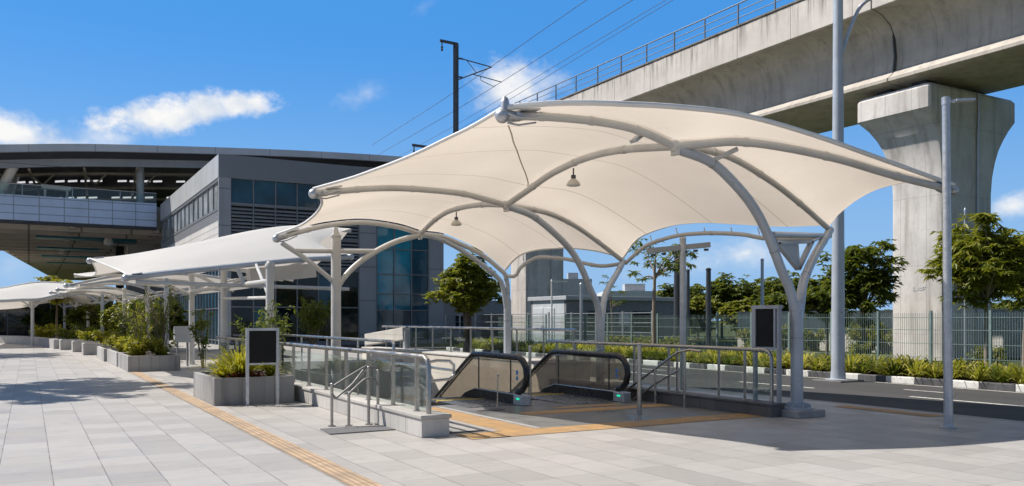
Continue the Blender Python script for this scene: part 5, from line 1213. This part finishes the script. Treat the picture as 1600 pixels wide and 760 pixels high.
planter('large granite planter at the end of the tactile strip, yellow green shrubs in it', 2.72, 4.28, 29.2, 32.6, .50)
planter('pale granite planter directly behind the large planter with yellow shrubs', 2.68, 4.24, 32.7, 36.9, .50, 'planter_light')
planter('pale low granite planter, third block away in the long shrub row', 2.58, 4.1, 37.0, 41.0, .50, 'planter_light')
planter('square granite planter with a column rising from it beyond the shrub row', 2.2, 5.4, 44.0, 45.4, .55, 'planter_light')
planter('small granite planter block, second beyond the shrub row', 1.95, 4.6, 48.6, 50.2, .55, 'planter_light')
planter('small granite planter block, third beyond the shrub row', 1.5, 4.4, 52.4, 54.4, .55, 'planter_light')
t = thing('planter_wall', (-3, 66, 0), 'long low curving granite planter wall at the far left end', 'low wall')
m = MB(); cpts = spline([(1.4, 54.6, 0), (.8, 60, 0), (-.4, 66, 0), (-2.6, 70.5, 0), (-8, 72.6, 0), (-16, 73.2, 0), (-26, 73.5, 0)], 40)
for a, b in zip(cpts, cpts[1:]): m.bar(a + Vector((0, 0, .27)), b + Vector((0, 0, .27)), .35, .54)
m.build('wall_body', 'planter_light', t, smooth=0)

# ================================================================== foliage
def leaf_quads(mb, base, direc, length, width, droop=.25, roll=0.0):
    d = Vector(direc).normalized(); s = d.cross(Vector((0, 0, 1)))
    s = s.normalized() if s.length > 1e-3 else Vector((1, 0, 0))
    n = s.cross(d); s = (s * math.cos(roll) + n * math.sin(roll)); b = Vector(base)
    mid_ = b + d * length * .5 + Vector((0, 0, -droop * length * .12)); tip_ = b + d * length + Vector((0, 0, -droop * length * .6))
    mb.add([b, mid_ + s * width * .5, tip_, mid_ - s * width * .5], [(0, 1, 2, 3)])
def rdir(r): 
    z = r.uniform(-1, 1); a = r.uniform(0, 2 * math.pi); q = math.sqrt(1 - z * z); return Vector((q * math.cos(a), q * math.sin(a), z))
def whorl(mb, r, p, L, w, n=7, tilt=-.15, droop=.5):
    a0 = r.uniform(0, 6.28); ax = rdir(r) * .35
    for k in range(n):
        a = a0 + 2 * math.pi * k / n + r.uniform(-.25, .25); d = Vector((math.cos(a), math.sin(a), tilt + r.uniform(-.35, .35))) + ax
        leaf_quads(mb, p, d, L * r.uniform(.7, 1.15), w * r.uniform(.8, 1.2), droop * r.uniform(.4, 1.4), r.uniform(-.6, .6))
def make_tree(name, base, height, crown_c, crown_r, label, seed, leafm='leaf_dark', nclump=60, per=9, L=.3, w=.11, trunk_r=.12, bark='bark', clump_r=.22, ntr=1, group=None, n_leaf=7, spread=.4, hollow=.35, cat='tree', trunk=True, dense=True):
    r = random.Random(seed); base = Vector(base); cc = base + Vector(crown_c); cr = Vector(crown_r)
    t = thing(name, base, label, cat, group); limbs = MB(); cl = MB(); clumps = []
    while len(clumps) < nclump:
        d = rdir(r); q = r.uniform(hollow, 1.0) ** .6
        lump = .78 + .22 * math.sin(d.x * 4 + seed) * math.cos(d.y * 3.3 + seed * 2) + .14 * math.sin(d.z * 5 + seed * 3)
        p = cc + Vector((d.x * cr.x, d.y * cr.y, d.z * cr.z)) * q * lump * r.uniform(.85, 1.1)
        if d.z < -.35 and r.random() < .45: continue
        clumps.append(p)
    for p in clumps:
        k = r.uniform(.6, 1.35) * clump_r * (cr.x + cr.z) / 2
        for _ in range(int(per * r.uniform(.6, 1.4))):
            o = rdir(r); o = Vector((o.x, o.y, o.z * .7)) * k * r.random() ** .4
            whorl(cl, r, p + o, L, w, n_leaf)
    fork = base + Vector((crown_c[0] * .4, crown_c[1] * .4, max(.3, crown_c[2] - crown_r[2] * .55)))
    for q in range(ntr):
        bo = Vector((r.uniform(-.25, .25), r.uniform(-.25, .25), 0)) * (1 if ntr > 1 else 0) * crown_r[0] * .6
        pts = [base + bo * .5, base.lerp(fork, .5) + bo * .8 + Vector((r.uniform(-.06, .06), r.uniform(-.06, .06), 0)) * height * .25, fork + bo]
        limbs.tube(spline(pts, 9), [trunk_r * (1 - .05 * i) for i in range(9)], 9)
        for p in r.sample(clumps, min(len(clumps), max(4, int(len(clumps) * .35 / ntr)))):
            m_ = (fork + bo).lerp(p, .5) + Vector((0, 0, -.05 * (p - fork).length)) + rdir(r) * .08 * (p - fork).length
            limbs.tube(spline([fork + bo - Vector((0, 0, r.uniform(0, .25) * crown_r[2])), m_, p], 7), [trunk_r * .5 * (1 - .13 * i) for i in range(7)], 6)
    limbs.build('trunk', bark, t, fix=False); cl.build('crown', leafm, t, smooth=0, fix=False); return t

# the big round tree before the hall
b = D(728, 500, 44.0); make_tree('broadleaf_tree', (b.x, b.y, -.15), 6, (0.05, 0, 3.45), (2.1, 2.1, 1.95), 'dense round dark green tree in front of the teal glazed hall', 5, 'leaf_mid', 150, 12, .26, .12, .14, ntr=3, clump_r=.20)
b = D(694, 500, 45.0)
# right-hand tree
b = D(1542, 500, 28.0); make_tree('broadleaf_tree', (b.x, b.y, -.15), 6, (.1, .1, 3.75), (2.15, 2.15, 1.75), 'large leafy tree with drooping leaves before the flared pier', 9, 'leaf_mid', 130, 10, .30, .085, .085, 'bark_light', .22, n_leaf=8)
b = D(1600, 500, 31.0); make_tree('broadleaf_tree', (b.x, b.y, -.15), 6, (.6, 0, 3.7), (2.1, 2.1, 1.7), 'leafy tree cut by the frame beside the larger drooping one', 10, 'leaf_mid', 110, 9, .30, .085, .08, 'bark_light', .22, n_leaf=8)
b = D(1350, 500, 36.0); make_tree('broadleaf_tree', (b.x, b.y, -.15), 5, (-.1, 0, 3.5), (2.0, 2.0, 1.95), 'dark bushy tree just behind the tall grey street lamp', 12, 'leaf_dark', 110, 10, .30, .11, .10, 'bark', .2)
b = D(1292, 500, 39.0); make_tree('broadleaf_tree', (b.x, b.y, -.15), 4, (0, 0, 2.75), (1.35, 1.35, 1.5), 'smaller dark tree to the left of the tall grey street lamp', 13, 'leaf_dark', 70, 9, .30, .11, .09, 'bark', .22)
# slender tree
b = D(1023, 500, 35.0)
t = make_tree('slender_tree', (b.x, b.y, -.15), 6.5, (.0, 0, 4.35), (1.95, 1.95, 1.15), 'slender open tree with thin branches behind the lily border', 21, 'leaf_light', 30, 4, .30, .09, .10, 'bark_light', .16, n_leaf=6, hollow=.5)
b = D(955, 500, 47.0)
make_tree('slender_tree', (b.x, b.y, -.15), 5, (0.0, 0, 3.2), (1.3, 1.3, 1.1), 'very thin young tree in front of the dark kiosk wall', 22, 'leaf_light', 10, 3, .26, .08, .06, 'bark_light', .2, n_leaf=5)
# far tree rows (each its own tree)
fr = [(1128, 440, 82, 'leaf_dark', 1), (1090, 455, 78, 'leaf_mid', 0), (1152, 446, 84, 'leaf_dark', 1), (1182, 440, 88, 'leaf_mid', 1), (1215, 444, 80, 'leaf_dark', 1), (1245, 436, 88, 'leaf_dark', 1), (1270, 440, 76, 'leaf_dark', 0), (1208, 456, 72, 'leaf_dark', 0), (1160, 462, 74, 'leaf_mid', 0), (1062, 450, 90, 'leaf_dark', 1)]
labs = ['tallest tree in the far dark row, above the wire fence', 'low pale green tree where the far row begins at its left end', 'dark tree in the far row just right of its tallest one', 'mid green tree in the far row behind the white mast', 'dark broad tree in the far row beside the black board', 'dark tree in the far row framed by the branching canopy column', 'short dark tree filling the base of the far row near the street lamp', 'short dark tree in the far row directly over the black board', 'short mid green tree standing before the far row', 'dark far tree partly behind the thick dark pole']
for i, ((px, pt, Z, lm, big), lb) in enumerate(zip(fr, labs)):
    b = D(px, 500, Z); zt = D(px, pt - (22 if i == 0 else 12 if big else 0), Z).z; rr = zt * .40 if big else zt * .44
    make_tree('distant_tree', (b.x, b.y, -.15), zt, (0, 0, zt - rr * .95), (rr * 1.3, rr * 1.3, rr), lb, 30 + i, lm, 75, 9, .5, .25, .14, 'bark', .26, group='trees of the far row')
fr = [(1432, 70, 3.0), (1400, 62, 2.6), (1560, 60, 3.0), (1490, 75, 3.2), (1585, 66, 3.4)]
labs = ['low dark tree between the street lamp and pier behind the boundary wall', 'low dark tree just left of the pier foot', 'dark tree behind the boundary wall under the drooping tree', 'dark tree hidden behind the shaded pier side', 'dark tree at the right frame edge behind the boundary wall']
for i, ((px, Z, zt), lb) in enumerate(zip(fr, labs)):
    b = D(px, 500, Z); make_tree('distant_tree', (b.x, b.y, -.15), zt, (0, 0, zt * .62), (2.2, 2.2, zt * .42), lb, 60 + i, 'leaf_dark', 36, 8, .5, .26, .12, 'bark', .28)
# greenery behind the walkway
lb = ['dark leafy tree behind the far walkway columns, first from the hall corner', 'dark leafy tree behind the walkway, second from the hall corner', 'mid green tree behind the walkway columns under the concourse', 'dark leafy tree behind the planter blocks', 'dense dark tree behind the farthest walkway columns', 'dark bushy tree at the far left end of the walkway', 'dark tree behind the long planter wall']
for i, (px, Z, zt, lm) in enumerate([(262, 44, 2.7, 'leaf_dark'), (236, 48, 3.0, 'leaf_dark'), (205, 52, 3.2, 'leaf_mid'), (172, 58, 3.3, 'leaf_dark'), (140, 64, 3.4, 'leaf_dark'), (60, 88, 3.2, 'leaf_dark'), (95, 84, 3.4, 'leaf_dark')]):
    b = D(px, 500, Z); make_tree('broadleaf_tree', (b.x, b.y, -.15), zt, (0, 0, zt * .58), (1.9, 1.9, zt * .48), lb[i], 80 + i, lm, 55, 8, .34, .14, .09, 'bark', .24)
b = D(90, 500, 62); make_tree('broadleaf_tree', (b.x, b.y, -.15), 6, (0, 0, 4.0), (2.3, 2.3, 1.35), 'yellow green tree top showing above the farthest white canopy', 95, 'leaf_yellow', 60, 8, .36, .14, .1, 'bark', .24)
# shrubs: bamboo-like and round ones
def shrub(name, base, h, rx, label, seed, leafm, n=40, per=5, L=.14, w=.05, stems=7, group=None, z0=.35, sr=.012):
    r = random.Random(seed); base = Vector(base); t = thing(name, base, label, 'shrub', group); st = MB(); cl = MB()
    for k in range(stems):
        a = r.uniform(0, 6.28); q = r.uniform(.3, 1); e = base + Vector((math.cos(a) * rx * q, math.sin(a) * rx * q, h * r.uniform(.65, 1)))
        pts = spline([base + Vector((math.cos(a), math.sin(a), 0)) * rx * .12, base.lerp(e, .55) + Vector((-math.cos(a), -math.sin(a), 0)) * rx * .12, e], 10); st.tube(pts, [sr * (1.2 - .08 * i) for i in range(10)], 5)
        for j in range(int(n / stems)):
            p = pts[min(9, int(r.uniform(z0, 1) * 9.99))] + rdir(r) * r.uniform(.02, .2) * rx
            for _ in range(per): leaf_quads(cl, p + rdir(r) * .05, rdir(r) + Vector((0, 0, .15)), L * r.uniform(.7, 1.2), w, r.uniform(.2, .9), r.uniform(-1, 1))
    st.build('stems', 'bark', t, fix=False); cl.build('foliage', leafm, t, smooth=0, fix=False); return t
def tuft(name, base, n, L, label, seed, leafm, w=.04, group=None, cat='plant', up=.9, parts=True):
    r = random.Random(seed); base = Vector(base); mb = MB()
    for k in range(n):
        a = r.uniform(0, 6.28); e = r.uniform(.25, 1.15); l = L * r.uniform(.6, 1.1); d = Vector((math.cos(a) * math.sin(e), math.sin(a) * math.sin(e), math.cos(e))); s = Vector((-math.sin(a), math.cos(a), 0)); p0 = base + Vector((math.cos(a), math.sin(a), 0)) * r.uniform(0, .07) * L * 1.6
        p = [p0, p0 + d * l * .4, p0 + d * l * .75 + Vector((math.cos(a), math.sin(a), -.35)) * l * .10, p0 + d * l * .98 + Vector((math.cos(a), math.sin(a), -1.1)) * l * .22]
        ww = [w * .7, w, w * .75, w * .08]; vs = []
        for q, x in zip(p, ww): vs += [q - s * x * .5, q + s * x * .5]
        mb.add(vs, [(0, 1, 3, 2), (2, 3, 5, 4), (4, 5, 7, 6)])
    t = thing(name, base, label, cat, group); mb.build('leaves', leafm, t, smooth=60, fix=False); return t
# near planter: grassy clump, red ground leaves, tall shrub behind
g1 = tuft('grassy_plant', (3.72, 17.5, .47), 190, 1.0, 'big yellow green grassy plant filling the planter behind the notice board', 1, 'leaf_yellow', .035)
tuft('grassy_plant', (3.36, 17.3, .47), 90, .62, 'smaller grassy clump at the outer corner of the near planter', 2, 'leaf_yellow', .03)
tuft('grassy_plant', (4.30, 17.5, .47), 80, .50, 'darker grassy clump in the near planter behind the board leg', 3, 'leaf_mid', .03)
tuft('grassy_plant', (3.8, 18.6, .47), 90, .60, 'grassy clump at the back of the near planter', 33, 'leaf_light', .03)
for i, (x, y_, lb) in enumerate(((3.45, 17.08, 'low dark red leafy plant at the planter corner'), (3.85, 17.05, 'low dark red leafy plant in the middle of the planter edge'))):
    shrub('red_leaf_plant', (x, y_, .47), .14, .22, lb, 40 + i, 'leaf_red', 60, 5, .07, .04, 8, z0=.1, sr=.004)
shrub('tall_shrub', (4.75, 19.7, 0), 2.15, .85, 'tall airy shrub rising behind the notice board', 4, 'leaf_light', 300, 5, .14, .045, 13, sr=.013)
shrub('tall_shrub', U(488, 545, 25.0) * 1, 1.45, .72, 'spreading bare stemmed shrub seen between board and canopy column', 6, 'leaf_light', 380, 5, .12, .05, 15, z0=.5, sr=.014)
# planter two
lbs = ['bright yellow green shrub at the front corner of the large planter', 'bright yellow shrub in the middle of the shrub row', 'yellow green shrub behind the front corner shrub', 'dark green shrub at the right front of the large planter', 'green shrub halfway along the shrub row', 'yellow green shrub at the far end of the shrub row', 'deep green shrub at the far end of the shrub row']
for i, (x, y_, h, lm) in enumerate(((3.1, 29.9, .52, 'leaf_yellow'), (3.1, 34.0, .5, 'leaf_yellow'), (3.15, 31.6, .5, 'leaf_yellow'), (3.85, 29.9, .55, 'leaf_mid'), (3.4, 35.8, .5, 'leaf_mid'), (3.1, 38.0, .5, 'leaf_yellow'), (3.6, 39.6, .6, 'leaf_mid'))):
    shrub('round_shrub', (x, y_, .40), h + .1, .55, lbs[i], 50 + i, lm, 230, 5, .13, .055, 16, z0=.15, sr=.008)
lbs = ['tall twining shrub at the front of the large planter reaching the canopy', 'tall thin shrub behind the front twining one', 'tall dark shrub at the middle of the shrub row', 'tall open shrub at the far end of the shrub row']
for i, (x, y_, h, rx) in enumerate(((3.9, 31.0, 2.5, 1.0), (3.5, 33.4, 1.7, .7), (3.9, 36.2, 2.0, .8), (3.6, 39.8, 1.9, .7))):
    shrub('tall_shrub', (x, y_, .4), h, rx, lbs[i], 70 + i, ('leaf_light', 'leaf_mid', 'leaf_mid', 'leaf_light')[i], (130, 70, 110, 120)[i], 5, .15, .05, 12, z0=.3, sr=.016)
lbs = ['small clipped shrub on the square planter', 'small shrub on the second planter block', 'small shrub on the third planter block', 'shrub mass behind the long planter wall, nearest the blocks', 'shrub behind the bend of the long planter wall', 'shrub at the far left behind the long planter wall']
for i, (x, y_, h, rx) in enumerate(((3.4, 44.7, .7, .7), (3.2, 49.4, .7, .7), (2.9, 53.4, .7, .7), (2.4, 58, .9, 1.2), (1.0, 65, .9, 1.3), (-4, 74.5, .9, 1.4))):
    shrub('round_shrub', (x, y_, .3), h, rx, lbs[i], 90 + i, 'leaf_mid' if i % 2 else 'leaf_yellow', 200, 5, .2, .09, 14, z0=.15, sr=.012)
# small pot shrubs beyond the walkway (seen through the railing)
lbs = ['slim young shrub beyond the walkway railing', 'low shrub seen through the clear railing glass']
for i, (px, Z, h) in enumerate(((318, 29, 2.0), (420, 27, .9))):
    b = D(px, 500, Z); shrub('tall_shrub', (b.x, b.y, 0), h, .45, lbs[i], 110 + i, 'leaf_light', 100, 5, .14, .055, 7)
# railing beyond the walkway and grey cabinet
ys = [24.6 + .82 * k for k in range(9)]
t = thing('walkway_railing', (6.4, 27, 0), 'dark low railing between walkway columns left of the near planter', 'railing')
m = MB()
for yy in ys: m.bar((6.4, yy, 0), (6.4, yy, 1.08), .045, .03)
m.tube([(6.4, 24.4, 1.1), (6.4, 31.4, 1.1)], .03, 8); m.build('rail_frame', 'dark_steel', t, smooth=0)
m = MB(); m.box(6.394, 6.406, 24.6, 31.2, .12, 1.02); m.build('glass_panel', 'rail_glass', t, smooth=0)
a = D(285, 515, 30); t = thing('info_cabinet', (a.x, a.y, 0), 'small grey cabinet standing between the walkway columns', 'cabinet')
m = MB(); m.box(a.x - .28, a.x + .28, a.y - .1, a.y + .1, .85, 1.42); m.build('case', 'kiosk_light', t, smooth=0, bevel=.015)
m = MB(); m.box(a.x - .2, a.x - .14, a.y - .05, a.y + .05, 0, .848); m.box(a.x + .14, a.x + .2, a.y - .05, a.y + .05, 0, .848); m.build('leg', 'grey_steel', t, smooth=0)
# sloping concrete ramp parapet beyond the near railing
t = thing('ramp_parapet', (7, 36, 0), 'sloping pale parapet slab ending at the far glass railing', 'parapet')
q0, q1 = V(575, 527, 11.85), V(635, 517, 11.85); m = MB(); m.bar(q0 + Vector((0, 0, -.1)), q1 + Vector((0, 0, -.1)), .3, .45); m.build('slab', 'boundary_concrete', t, smooth=0, bevel=.02)
m = MB(); m.box(11.75, 11.95, q1.y - .1, q1.y + .1, .0, q1.z); m.box(11.75, 11.95, q0.y - .1, q0.y + .1, .0, q0.z - .3); m.build('support', 'grey_steel', t, smooth=0)
# lily clumps along the kerb (three kinds shared)
protos = [tuft('lily_clump', (0, 0, 0), 80, (.72, .88, .62)[k], 'strap leaved variegated lily clump in the border along the painted kerb', 200 + k, 'leaf_lily' if k != 2 else 'leaf_light', .045, 'lily clumps along the painted kerb') for k in range(3)]
r = random.Random(7); first = set(); y = 6.4
while y < 43.2:
    for x in (21.45, 22.0, 22.65):
        k = r.randrange(3); loc = (x + r.uniform(-.12, .12), y + r.uniform(-.15, .15), .02)
        if k not in first: first.add(k); protos[k].location = loc; protos[k].rotation_euler = (0, 0, r.uniform(0, 6.28))
        else: dup(protos[k], loc, r.uniform(0, 6.28), r.uniform(.8, 1.2))
    y += .56
# clipped hedge behind fence part
make_tree('broadleaf_tree', (-5.4, 49.6, 0), 9, (0, 0, 7.6), (3.0, 5.2, 1.5), 'second street tree left of the plaza, farther along the walkway', 151, 'leaf_mid', 90, 5, .45, .14, .14, 'bark', .2)
h0 = shrub('hedge_bush', (25.2, 29, -.1), .95, .8, 'dark clipped bush behind the mesh fence', 300, 'leaf_mid', 260, 5, .17, .08, 18, 'clipped bushes behind the mesh fence', z0=.1, sr=.01)
for yy in (30.3, 31.6, 33, 34.4): dup(h0, (25.2, yy, -.1), yy, 1.0)
for xx, yy, sc_ in ((39.4, 6, 1.5), (39.3, 8.6, 1.2), (39.5, 12.4, 1.6), (39.2, 15.2, 1.1), (39.6, 19.6, 1.5), (39.3, 27.8, 1.4), (39.5, 30.4, 1.7), (39.2, 33.6, 1.3), (39.4, 36.2, 1.6), (28.6, 22.4, .9), (28.2, 27.0, 1.0), (28.8, 17.2, .9), (28.4, 12.6, 1.0), (39.5, 38.8, 1.3)): dup(h0, (xx, yy, -.15), yy, sc_)
# grass verge
gm = MB(); r = random.Random(3)
for _ in range(9000):
    x = 23.4 + abs(r.gauss(0, 5)); y_ = r.uniform(0, 60); h = r.uniform(.06, .22); a = r.uniform(0, 6.28); s = .05
    gm.add([(x - s * math.cos(a), y_ - s * math.sin(a), -.16), (x + s * math.cos(a), y_ + s * math.sin(a), -.16), (x + r.uniform(-.08, .08), y_ + r.uniform(-.08, .08), -.16 + h)], [(0, 1, 2)])
tag(gm.build('verge_grass', 'leaf_light', smooth=0, fix=False), 'short rough grass behind the fence', 'grass', kind='stuff')
# trees standing left of the picture, whose shadows fall on the plaza
make_tree('broadleaf_tree', (-4.6, 27.4, 0), 10, (-.1, .4, 8.6), (3.4, 4.2, 1.9), 'tall street tree left of the plaza, throwing leafy shadow on the paving', 150, 'leaf_mid', 120, 5, .42, .12, .14, 'bark', .2)
